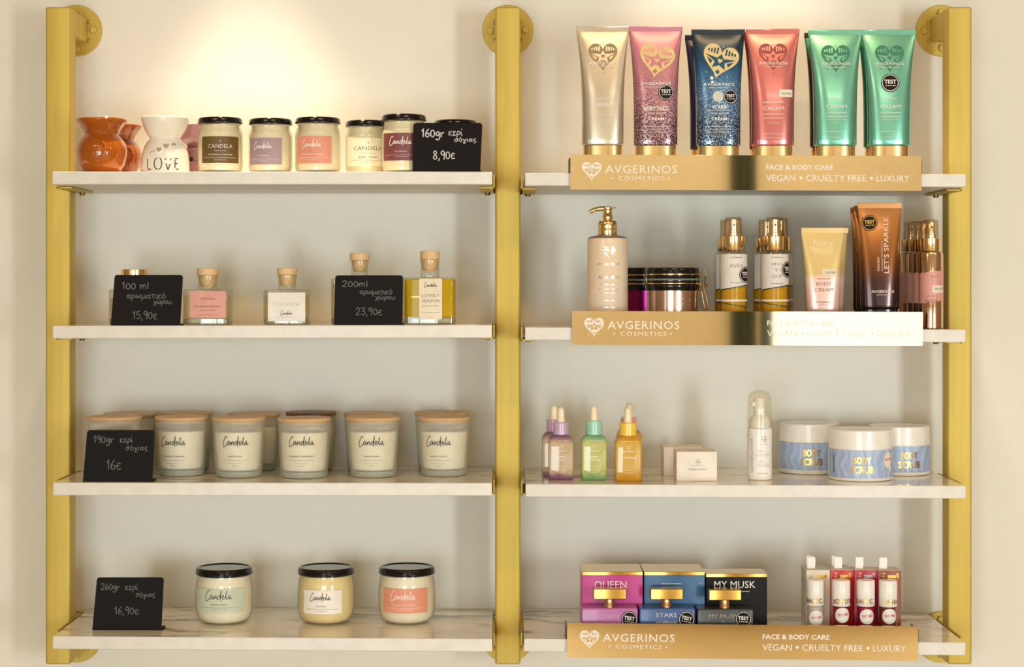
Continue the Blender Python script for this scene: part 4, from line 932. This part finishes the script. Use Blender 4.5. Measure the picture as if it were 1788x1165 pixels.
# ---------------------------------------------------------------- spray bottles
def spray(px, d, wpx, lab, ycap=380, ycol0=412, ycol1=436, ysh=438, kind='oil', art=None, group='gold-collared spray bottles', base=0):
    it = It('spray_bottle', lab, 'bottle', 'R2', px, d, group=group)
    R = it.w(wpx)/2; H = it.v(ysh); zc1, zc0, zt = it.v(ycol0), it.v(ycol1), it.v(ycap); df = d-R
    rc = R*.81; rp = R*.54
    if kind == 'oil':
        mk('glass', lathe([(0, 0), (R-2, 0), (R, 2), (R, H-4), (R-1.5, H-1), (rc-1, H+.5)], 48), GLASS, it.o, sharp=40)
        mk('liquid', lathe([(0, 5), (R-2.5, 5), (R-1.8, 7), (R-1.8, H*.62), (0, H*.62)], 40), clear('amber_oil', (252, 224, 110), diff=.7, edge=(226, 176, 60), drgb=(238, 180, 40), gloss=.3), it.o)
        zlab0, zlab1 = it.v(501, df), it.v(443.5, df)
        sl = .16
        L = decal('label', Art().rect(R*2*1.25, zlab1-zlab0, nx=20), lambda u, v, l: cyl(R, (zlab0+zlab1)/2)(u, v+(u*sl*(.5-v/(zlab1-zlab0)) if True else 0), l), .35, P('grey_white_label', (226, 218, 208), .5), it.o)
        g = Art().rect(R*2*1.25, 1.6, 0, 0, nx=20).rect(R*2*1.25, 1.6, 0, -31, nx=20)
        decal('green_stripe', g, lambda u, v, l: cyl(R, zlab0-1)(u, v+u*sl*(1 if v > -10 else -1), l), .35, P('dark_green_foil', (26, 66, 48), .3, .5), it.o)
        decal('white_band', Art().rect(R*2.5, 3.2, 0, 0, nx=20), cyl(R, zlab0-24), .35, PRINT, it.o)
        if art: decal('lettering', art(it, R, df), cyl(R, 0), .7, INK, L)
    else:
        mk('bottle', lathe([(0, 0), (R-2, 0), (R, 2), (R, 7), (R, H-5), (R-1.5, H-1.5), (rc-1, H)], 48), bands('rose_mirror', [(0, (60, 36, 34)), (.06, (214, 170, 136)), (1, (228, 188, 146))], 135, rough=.1, metal=.95, coat=.1), it.o, sharp=40)
        zl0, zl1 = it.v(527, df), it.v(474, df)
        L = decal('label', Art().rect(R*2*1.35, zl1-zl0, nx=22), lambda u, v, l: cyl(R, (zl0+zl1)/2)(u, v+u*.12+.8*math.sin(u*.5), l), .35, P('rose_label', (216, 152, 140), .4), it.o)
        if art: decal('lettering', art(it, R, df), cyl(R, 0), .7, P('plum_ink', (110, 60, 62), .6), L)
    mk('collar', lathe([(0, zc0-1), (rc-.6, zc0-1), (rc, zc0), (rc, zc1-1), (rc-1, zc1), (0, zc1)], 40), GOLDM, it.o, sharp=40)
    mk('nozzle', join(lathe([(rp*.95, zc1), (rp*.95, zc1+5), (rp*.82, zc1+6), (rp*.82, zt-4), (rp*.75, zt-3), (0, zt-2.5)], 32)), P('pale_gold_metal', (252, 232, 200), .22, .85), it.o, sharp=40)
    decal('nozzle_hole', Art().disc(1.7, 0, (zc1+zt)/2+3), cyl(rp*.82, 0), .2, INK, it.o)
    mk('overcap', lathe([(rp+1, zc1), (rp+1.2, zc1+1), (rp+1.2, zt-1), (rp+.4, zt), (0, zt)], 40), clear('clear_cap', (244, 238, 226), edge=(206, 186, 150), gloss=.8), it.o, sharp=40)
    return it
def art_avra(it, R, df): return Art().text('AVGERINOS', 2, 3, it.v(449.5, df), w=22).text('AVRA', 7.2, 3, it.v(464, df), w=24, thick=-.02).dashes(22, 1.2, 3, it.v(494, df), 2)
def art_myst(it, R, df): return Art().text('AVGERINOS', 2, 2, it.v(449.5, df), w=22).text('MYS', 6.2, 1, it.v(461.5, df), w=18, thick=-.02).text('TI', 6.2, 1, it.v(471.5, df), w=11, thick=-.02).text('QUE', 6.2, 1, it.v(482, df), w=20, thick=-.02).dashes(22, 1.2, 2, it.v(495.5, df), 2)
i1 = spray(1280.5, 52, 48, 'spray bottle of golden oil labelled AVRA in front', art=art_avra)
test_sticker(i1.o, cyl(i1.w(24), 0), 14.5, 22, i1.v(480, 28))
spray(1271.5, 112, 47.2, 'spray bottle of golden oil behind the AVRA one', ycap=384, ycol0=415, ycol1=438.5, ysh=441, art=art_avra)
i2 = spray(1352.5, 52, 48.5, 'spray bottle of golden oil labelled MYSTIQUE in front', art=art_myst)
test_sticker(i2.o, cyl(i2.w(24.2), 0), 15, 24, i2.v(471, 28))
spray(1338.5, 116, 47, 'spray bottle of golden oil behind MYSTIQUE, on its side towards AVRA', ycap=384, ycol0=416, ycol1=439, ysh=442, art=art_avra)
spray(1361.5, 178, 46, 'spray bottle of golden oil farthest back, behind MYSTIQUE', ycap=382, ycol0=413, ycol1=436, ysh=439, art=art_myst)
def art_mist(it, R, df): return Art().text('AROMATIC', 2.2, -3, it.v(517, df), w=20).text('BODY', 6, -3, it.v(525, df), w=22, thick=-.012).text('MIST', 6, -3, it.v(534.5, df), w=21, thick=-.012).text('fairy', 5, 2, it.v(482, df), w=16, thick=-.02)
i3 = spray(1625.5, 27, 42, 'rose-gold BODY MIST spray bottle in front at the shelf edge', ycap=384, ycol0=415.5, ycol1=437.5, ysh=439.5, kind='mist', art=art_mist, group='rose-gold body mist sprays')
CR_ = cyl(i3.w(21), 0); dfr = 6
S = decal('sticker', Art().rect(23, 13, 9, i3.v(505, dfr), r=1), CR_, .9, CREAMST, i3.o, 'small cream TESTER sticker')
decal('lettering', Art().text('TESTER', 3.8, 10, i3.v(504.5, dfr), w=18), CR_, 1.2, INK, S)
spray(1614.5, 74, 41.5, 'rose-gold body mist spray directly behind the front one', ycap=387, ycol0=417, ycol1=438, ysh=440.5, kind='mist', group='rose-gold body mist sprays')
spray(1603, 121, 41, 'rose-gold body mist spray, third of the row running back', ycap=387, ycol0=418, ycol1=438.5, ysh=441.5, kind='mist', group='rose-gold body mist sprays')
spray(1590.5, 168, 40.5, 'rose-gold body mist spray, last of the row beside the bronze tubes', ycap=388, ycol0=419, ycol1=439, ysh=442, kind='mist', group='rose-gold body mist sprays')

# ---------------------------------------------------------------- dropper bottles
def dropper(px, d, wpx, ybulb, ycap0, ycap1, lab, stops, capc, capw, lines):
    it = It('dropper_bottle', lab, 'bottle', 'R3', px, d, group='square dropper bottles')
    W = it.w(wpx); H = it.v(ycap1); zc = it.v(ycap0); zb = it.v(ybulb); rc = it.w(capw)/2
    g = [rrect(W-5, W-8, 4, 0), rrect(W-1, W-4, 5, 2), rrect(W, W-3, 5, 6), rrect(W, W-3, 5, H-14), rrect(W-1.5, W-4.5, 6, H-10), rrect(W-8, W-11, 8, H-4), rrect(W-17, W-17, 9, H-1), rrect(W-20, W-20, 9, H)]
    mk('glass', loft(g), clear('tinted_glass_'+capc[0], (255, 255, 255), diff=.5, edge=tuple(int(255*(q/255)**.5) for q in stops[0][1]), stops=stops, height=H, gloss=.9), it.o, sharp=40)
    wave = [(W*(-.42+.84*i/8), -(W-3)/2-.2, 12+5*math.sin(i*.9+1)) for i in range(9)]
    mk('moulded_wave', pipe(cr(wave, 3), 1.1, 6), clear('tinted_glass_'+capc[0], (255, 255, 255)), it.o)
    mk('cap', lathe([(0, H-.5), (rc-.6, H-.5), (rc, H), (rc, zc-1.2), (rc-1.2, zc), (7.5, zc), (0, zc)], 48), P(capc[0], capc[1], .3, coat=.4), it.o, sharp=40)
    rb = it.w(14)/2
    mk('bulb', lathe([(rb, zc-.3), (rb, zc+4), (rb*.92, zc+8), (rb*.86, zb-9), (rb*.84, zb-5), (rb*.62, zb-1.6), (rb*.3, zb-.2), (0, zb)], 32), P('ivory_rubber', (240, 226, 196), .45), it.o, sharp=60)
    df = d-W/2; a = Art().stroke(el(0, it.v(ycap1+22, df), 2.8, 2.8, n=12), .6).dashes(20, 2.0, 0, it.v(ycap1+29, df), 2)
    for i, t_ in enumerate(lines): a.text(t_, 3.4, 0, it.v(ycap1+39.5+5.5*i, df), w=len(t_)*3.5, thick=.02)
    a.dashes(16, .8, 0, it.v(ycap1+56, df), 4).dashes(14, .8, 0, it.v(ycap1+61, df), 5).dashes(16, .8, 0, it.v(ycap1+66, df), 6)
    decal('lettering', a, flat(-(W-3)/2), .4, PRINT, it.o)
    return it
LIL = [(.0, (150, 104, 140)), (.10, (168, 124, 146)), (.2, (238, 214, 176)), (.8, (238, 214, 178)), (.93, (176, 136, 158)), (1, (132, 92, 136))]
GRN = [(.0, (136, 190, 140)), (.12, (172, 206, 140)), (.25, (232, 230, 144)), (.8, (236, 234, 152)), (.93, (160, 208, 160)), (1, (112, 186, 152))]
YEL = [(.0, (224, 164, 34)), (.12, (232, 176, 56)), (.25, (248, 212, 124)), (.8, (248, 214, 116)), (1, (228, 166, 30))]
LC = ('lilac_cap', (196, 166, 196))
dropper(979.5, 91, 43.5, 711, 737, 758.5, 'lilac-capped dropper bottle VERY SEXY, foremost of its pair', LIL, LC, 27, ('VERY', 'SEXY'))
dropper(967.5, 142, 42, 708, 732.5, 753, 'lilac-capped dropper bottle half behind its twin', LIL, LC, 26, ('VERY', 'SEXY'))
dropper(1037, 83, 44.5, 709, 734.5, 758.5, 'mint-capped dropper bottle of yellow-green BABY POWDER oil', GRN, ('mint_cap', (158, 212, 186)), 29, ('BABY', 'POWDER'))
dropper(1096.3, 58, 45.5, 711.5, 738, 760, 'yellow-capped dropper bottle of amber oil, foremost of its file', YEL, ('yellow_cap', (246, 206, 70)), 29.5, ('PATCHOULI',))
dropper(1098, 109, 44, 707, 729.5, 751, 'pink-capped dropper bottle directly behind the yellow-capped one', YEL, ('pink_cap_gloss', (222, 168, 148)), 28, ())
dropper(1098.5, 160, 43, 703.5, 728, 748, 'dropper bottle hidden at the back of the yellow-capped file, bulb showing', YEL, ('pink_cap_gloss', (222, 168, 148)), 27, ())

# ---------------------------------------------------------------- little white boxes
def small_box(px, d, lab, wpx, ytop, dep):
    it = It('carton', lab, 'box', 'R3', px, d, group='small white cartons')
    W = it.w(wpx, d-dep/2); H = WZ(ytop, d-dep/2)-it.Z
    b = mk('box_body', rbox(W, dep, H, .8, .6, 2), P('white_card', (238, 228, 216), .55), it.o, sharp=30)
    mk('lid_flap', tr(rbox(W-1, dep-1, .8, .4, .2, 2), 0, 0, H-.3), P('white_card', (238, 228, 216), .55), it.o, sharp=30)
    a = Art().disc(4.4, 2, H*.66, 3.9).text('me', 3, 2, H*.66+.4, w=5, thick=.03).dashes(22, .8, 2, H*.53, 4).text('INSPIRATION 3', 3.2, 1, H*.40, w=31)
    decal('lettering', a, flat(-dep/2), .3, GREYINK, it.o)
    s_ = Art()
    for i in range(4): s_.dashes(dep*.45, 1.2, 0, H*.65-4*i, i+3)
    decal('side_print', s_, lambda u, v, l: (-W/2-l, -u, v), .3, GREYINK, it.o)
it_ = small_box(1213.5, 98, 'small white carton printed with a round emblem, in front', 70.5, 789.5, 68)
small_box(1190.5, 186, 'small white carton tucked behind the one with the emblem', 68.5, 782, 68)

# ---------------------------------------------------------------- foam bottle
it = It('foam_bottle', 'slim white CLEANSING FOAM bottle with a clear domed cap', 'bottle', 'R3', 1326.3, 97)
R = it.w(43)/2; H = it.v(747.5); zt = it.v(681.5); hd = it.v(694)
mk('bottle', lathe([(0, 0), (R-2.5, 0), (R-.5, 1.5), (R, 5), (R, H-1), (R-1, H), (R-2, H+1)], 48), WHITE, it.o, sharp=40)
mk('pump_head', join(lathe([(R-3, H), (R-3, H+12), (R-6, H+20), (10.5, H+24), (10.5, hd-4), (9.5, hd-1), (0, hd)], 40), tr(rbox(16, 9, 8, 2, 1), -7, -2, hd-16)), WHITE, it.o, sharp=40)
mk('dome_cap', lathe([(R, H+.8), (R, H+3), (R-.8, H+20), (R-1.2, hd-2), (R-2.5, hd+3), (R*.8, hd+7), (R*.5, zt-2), (R*.2, zt-.3), (0, zt)], 48), clear('milky_cap', (250, 248, 240), diff=.05, edge=(246, 242, 230), gloss=.5), it.o, sharp=60)
df = 97-R; a = Art().stroke(el(5, it.v(767, df), 4.6, 4.6, n=20), .8).text('me', 2.6, 5, it.v(767, df), w=4.5, thick=.03).dashes(20, .7, 5, it.v(775.5, df), 3)
for y_, w_, h_ in ((788, 8, 1.4), (793, 24, .7), (796, 24, .7), (806, 9, 1.4), (811, 24, .7), (814, 25, .7), (827, 20, 1.2)): a.dashes(w_, h_, 5-(25-w_)/2*.6, it.v(y_, df), int(y_))
a.text('CLEANSING FOAM', 6, -18, it.v(797, df), w=60, rot=pi/2, thick=-.01)
decal('lettering', a, cyl(R, 0), .35, GREYINK, it.o)

# ---------------------------------------------------------------- body scrub jars
def swirl_blue():
    m, nt, out = newmat('blue_swirl_label'); b = N(nt, 'BsdfPrincipled'); tc = N(nt, 'TexCoord')
    wv = N(nt, 'TexWave'); wv.inputs['Scale'].default_value = 22; wv.inputs['Distortion'].default_value = 9; wv.inputs['Detail'].default_value = 2; wv.inputs['Detail Scale'].default_value = 1.2; nt.links.new(tc.outputs['Object'], wv.inputs['Vector'])
    r = ramp(nt, [(.2, lin((158, 178, 212))), (.8, lin((168, 186, 217))), (1, lin((184, 199, 225)))]); nt.links.new(wv.outputs[0], r.inputs[0]); nt.links.new(r.outputs[0], b.inputs['Base Color']); b.inputs['Roughness'].default_value = .35
    nt.links.new(b.outputs[0], out.inputs[0]); return m
SWB = swirl_blue()
def scrub(px, d, wpx, ylid, yl1, lab0, lab1, lab, th, sticker=False, vert=False):
    it = It('scrub_jar', lab, 'jar', 'R3', px, d, group='white BODY SCRUB jars')
    R = it.w(wpx)/2; H = it.v(ylid); df = d-R; zl = WZ(yl1, df)-it.Z; RL = R-.6
    mk('jar_body', lathe([(0, 0), (R-4, 0), (R-1, 1), (R, 3), (R, zl-6), (R-2, zl-4), (R-3, zl+2), (0, zl+2)], 64), WHITE, it.o, sharp=40)
    mk('lid', lathe([(R-3, zl-2.5), (RL, zl-2.5), (RL, zl), (RL-.5, H-2), (RL-2, H-.4), (RL-3.5, H), (RL-5, H-.8), (0, H-.8)], 64), WHITE, it.o, sharp=40)
    z0, z1 = it.v(lab1, df), it.v(lab0, df); zc = (z0+z1)/2
    L = decal('label', Art().rect(R*2*1.5, z1-z0, nx=40), cyl(R, zc), .4, SWB, it.o)
    a = Art().text('BODY', 12.5, 0, 7.5, w=32, thick=.03).text('SCRUB', 12.5, 0, -9, w=42, thick=.03)
    decal('lettering', a, cyl(R, zc, th), .8, GOLDF, L)
    if vert: decal('side_lettering', Art().text('#CHAOTIC', 4.4, -64, 0, w=32, rot=pi/2, thick=.03), cyl(R, zc), .8, INK, L)
    if sticker:
        q = Art().disc(11, 46, 7, sy=1.3, rings=5).disc(3.4, 53, -9, sy=1.6)
        S = decal('sticker', q, cyl(R, zc), .9, P('cream_tryme', (236, 222, 206), .5), it.o, 'cream drop-shaped TRY ME sticker')
        decal('lettering', Art().text('TRY ME', 4.6, 46, 8, w=19, rot=.08, thick=.02), cyl(R, zc), 1.2, REDINK, S)
scrub(1413.5, 239, 106, 737.5, 771, 774.5, 821.5, 'white BODY SCRUB jar beside the foam bottle', -.08)
scrub(1502, 116, 111, 748, 783.5, 787.5, 836, 'white BODY SCRUB jar in front with a TRY ME sticker', -.12, True, True)
scrub(1569.8, 222, 106.5, 742, 775.5, 780, 825.5, 'white BODY SCRUB jar beside the gold post, behind the stickered one', .14)

# ---------------------------------------------------------------- perfumes
def perfume_box(px, d, wpx, ytop, dep, lab, col, txt, tpx, thh, ink=PRINT):
    it = It('perfume_box', lab, 'box', 'R4', px, d, group='gold-topped perfume boxes')
    W = it.w(wpx, d-dep/2); H = WZ(ytop, d-dep/2)-it.Z
    mk('box_body', rbox(W, dep, H-6.5, .8, .5, 2), col, it.o, sharp=30)
    mk('gold_lid', tr(rbox(W+.8, dep+.8, 6.5, 1, .6, 2), 0, 0, H-6.6), P('gold_card', (220, 176, 96), .16, .9), it.o, sharp=30)
    if not txt:
        df = d-dep/2; decal('lettering', Art().dashes(36, 1.8, it.u(1172, df), it.v(1019.5, df), 4), flat(-dep/2), .35, ink, it.o)
    if txt:
        df = d-dep/2; a = Art().text(txt, thh, it.u(tpx, df), it.v(1020.5 if thh > 8 else 1021, df), w=it.w(56 if len(txt) < 6 else 72, df)).dashes(24, 1.4, it.u(tpx+14, df), it.v(1033, df), 4)
        decal('lettering', a, flat(-dep/2), .35, ink, it.o)
MAG = P('magenta_card', (196, 38, 136), .35, coat=.2); BLU = P('petrol_blue_card', (38, 92, 140), .35, coat=.2); BLK = P('black_card', (24, 21, 21), .55, spec=.2)
perfume_box(1066.6, 116, 105.8, 998.5, 98, 'magenta perfume box printed QUEEN with a gold top', MAG, 'QUEEN', 1066, 13)
perfume_box(1173.6, 116, 105.8, 998.5, 98, 'blue perfume box with a gold top behind the STARS bottle', BLU, None, 1173, 4)
perfume_box(1282.7, 102, 106.3, 1001.8, 60, 'black perfume box printed MY MUSK with a gold top', BLK, 'MY MUSK', 1283, 13)
def perfume_bottle(px, d, wpx, ysh, lab, col, capx, cy0, cy1, txt, tpx, stx, dep=40, rot=.0, tint=PRINT):
    it = It('perfume_bottle', lab, 'perfume', 'R4', px, d, group='perfume tester bottles')
    W = it.w(wpx, d-dep/2); H = WZ(ysh, d-dep/2)-it.Z
    mk('bottle', loft([rrect(W-2, dep-2, 2, 0), rrect(W, dep, 3, 1), rrect(W, dep, 3, H-3.5), rrect(W-1.5, dep-1.5, 2.6, H-1), rrect(W-4, dep-4, 2, H)]), col, it.o, sharp=25)
    cxu = it.u(capx); z0, z1 = it.v(cy1), it.v(cy0)
    mk('neck', tr(lathe([(9.6, H-.5), (9.6, H+2), (8.8, H+3), (8.8, z0+1), (0, z0+1)], 32), cxu, 0, 0), P('ribbed_gold', (206, 160, 116), .25, .9), it.o, sharp=40)
    mk('cap', tr(rbox(it.w(56.5), 24, z1-z0, 1.6, 1.4, 3), cxu, 0, z0), P('gold_cap', (228, 186, 98), .2, 1.0), it.o, sharp=30)
    df = d-dep/2; a = Art().text(txt, 7.6, it.u(tpx, df), it.v(1076 if txt != 'STARS' else 1074, df), w=len(txt)*7.2, thick=-.012).dashes(5, 1.2, it.u(tpx, df), it.v(1085, df), 2)
    if txt == 'STARS': a.text('AVGERINOS', 4, it.u(tpx, df), it.v(1087, df), w=36)
    decal('lettering', a, flat(-dep/2), .4, tint, it.o)
    test_sticker(it.o, flat(-dep/2), it.w(14.5, df), it.u(stx, df), it.v(1081.5, df), rot)
perfume_bottle(1063.3, 40, 99, 1062.5, 'rosy violet QUEEN perfume tester bottle with a gold block cap', P('orchid_glass', (186, 104, 166), .32, coat=.15), 1064, 1026.5, 1045.5, 'QUEEN', 1062, 1099, rot=-.14, tint=P('pale_orchid_print', (222, 170, 196), .5))
perfume_bottle(1163.7, 40, 98, 1062.5, 'blue STARS perfume tester bottle with a gold block cap', P('cobalt_glass', (52, 82, 142), .32, coat=.15), 1163.5, 1026.5, 1045.8, 'STARS', 1163.5, 1199, rot=-.2)
perfume_bottle(1264.3, 38, 98.5, 1064, 'dark grey MY MUSK perfume tester bottle with a gold block cap', P('smoked_glass', (58, 58, 52), .32, coat=.15), 1265, 1028, 1047, 'MY MUSK', 1263, 1298, rot=-.06, tint=P('tan_print', (190, 168, 130), .5))

# ---------------------------------------------------------------- lip gloss cartons and testers
def gloss_box(px, d, wpx, ytop, col, lab, gold=GOLDF, tabpx=None, dep=42, dark=INK):
    it = It('lip_gloss_box', lab, 'box', 'R4', px, d, group='lip gloss cartons with hanging tabs')
    W = it.w(wpx, d-dep/2); H = WZ(ytop, d-dep/2)-it.Z
    mk('box_body', rbox(W, dep, H, .6, .4, 2), col, it.o, sharp=30)
    mk('top_flap', tr(rbox(W-.8, dep-.8, 1.0, .4, .3, 2), 0, 0, H-.4), P('grey_white_card', (214, 204, 190), .5), it.o, sharp=30)
    tx = it.u(tabpx) if tabpx else 0
    tab = loft([[(x+tx+q, y, z) for x, y in ((-7, .6), (-7, -.6), (7, -.6), (7, .6))][::-1] for z, q, y0 in ((H, 0, 0), (H+12, 1.0, 0), (H+20, .4, 0))])
    tab2 = tr(rbox(13.6, 5, 1.2, .3, .2, 1), tx+.4, 2.2, H+19.4)
    mk('hang_tab', join(tab, tab2), P('white_tab', (240, 236, 230), .4), it.o, sharp=30)
    df = d-dep/2; a = Art().rect(17, 5.2, W*.12, it.v(ytop+10.5, df), nx=2, ny=1).rect(3.4, 8.5, W*.12+9, it.v(ytop+9, df), nx=1, ny=1)
    decal('gold_mark', a, flat(-dep/2), .3, gold, it.o)
    b = Art().text('N', 6, -W*.26, it.v(ytop+8, df), w=8, rot=pi/2)
    decal('lettering', b, flat(-dep/2), .3, P('peach_print', (236, 196, 150), .5), it.o)
    s_ = Art()
    for i in range(5): s_.dashes(70, .9, 0, -14+6*i, i+2)
    decal('side_print', s_, lambda u, v, l: (-W/2-l, -v, H*.5+u), .3, GREYINK, it.o)
    return it
CLW = P('cloudy_card', (222, 212, 190), .4); RED = P('red_card', (196, 28, 18), .35, coat=.2); CRI = P('crimson_card', (176, 22, 48), .35, coat=.2); BRN = P('rust_card', (150, 68, 28), .35, coat=.2)
SILF = P('holographic_foil', (206, 186, 206), .2, .9)
gloss_box(1425.3, 98, 41, 996, CLW, 'whitish lip gloss carton in the front row', tabpx=1416)
gloss_box(1466.6, 98, 41, 996, RED, 'bright red lip gloss carton in the front row', tabpx=1463)
gloss_box(1508.0, 98, 40.5, 996, CRI, 'crimson lip gloss carton in the front row', gold=SILF, tabpx=1500)
gloss_box(1549.2, 98, 40.5, 996.6, BRN, 'rust brown lip gloss carton in the front row', tabpx=1541.5)
gloss_box(1422, 142, 40, 993, CLW, 'whitish lip gloss carton in the second row, behind the front whitish one', tabpx=1414)
gloss_box(1462.4, 142, 40, 993, RED, 'red lip gloss carton in the second row, behind the front red one', tabpx=1458.5)
def gloss_tube(px, d, wpx, ycap, ycap1, col, lab, txt, toff, sty):
    it = It('lip_gloss', lab, 'lip gloss', 'R4', px, d, group='lip gloss testers with white caps')
    R = it.w(wpx)/2; H = it.v(ycap); hc = it.v(ycap1); df = d-R
    mk('tube', lathe([(0, 0), (R-2.2, 0), (R-1.2, 1), (R-1, 4), (R-1, hc-2), (R-3, hc-1), (R-3, hc)], 40), col, it.o, sharp=40)
    mk('cap', lathe([(0, hc), (R-.6, hc), (R, hc+.8), (R, H-2), (R-1, H-.3), (R-2, H), (0, H)], 48), WHITE, it.o, sharp=40)
    a = Art().text(txt, 8.6, toff, hc+9.6, w=len(txt)*5.1, thick=.03)
    decal('lettering', a, cyl(R, 0), .3, GOLDF, it.o)
    sf = cyl(R-1, 0); S = decal('sticker', Art().disc(it.w(13.2, df), 0, it.v(sty, df), rings=5), sf, .5, PRINT, it.o, 'round white TRY ME sticker')
    decal('lettering', Art().text('TRY ME', 5, 0, it.v(sty-1, df), w=20, rot=.1, thick=.015), sf, .9, REDINK, S)
gloss_tube(1423.3, 44, 30, 1012, 1056.5, P('cloudy_gloss', (196, 172, 158), .2, coat=.5), 'clear lip gloss tester before the whitish carton', '#CHAOTIC', -10, 1080)
gloss_tube(1468.7, 44, 31.6, 1012.2, 1057.5, P('red_gloss', (130, 30, 30), .18, coat=.6), 'red lip gloss tester before the bright red carton', '#CHAOTIC', 2, 1075)
gloss_tube(1511.5, 44, 31.6, 1012.4, 1057.5, P('berry_gloss', (150, 16, 60), .18, coat=.6), 'berry pink lip gloss tester before the crimson carton', '#CHAOTIC', -10, 1077.5)
gloss_tube(1550.5, 44, 31.6, 1012.8, 1058.5, P('brown_gloss', (118, 48, 30), .18, coat=.6), 'brown lip gloss tester before the rust carton', '#CHAOTIC', 14, 1077)
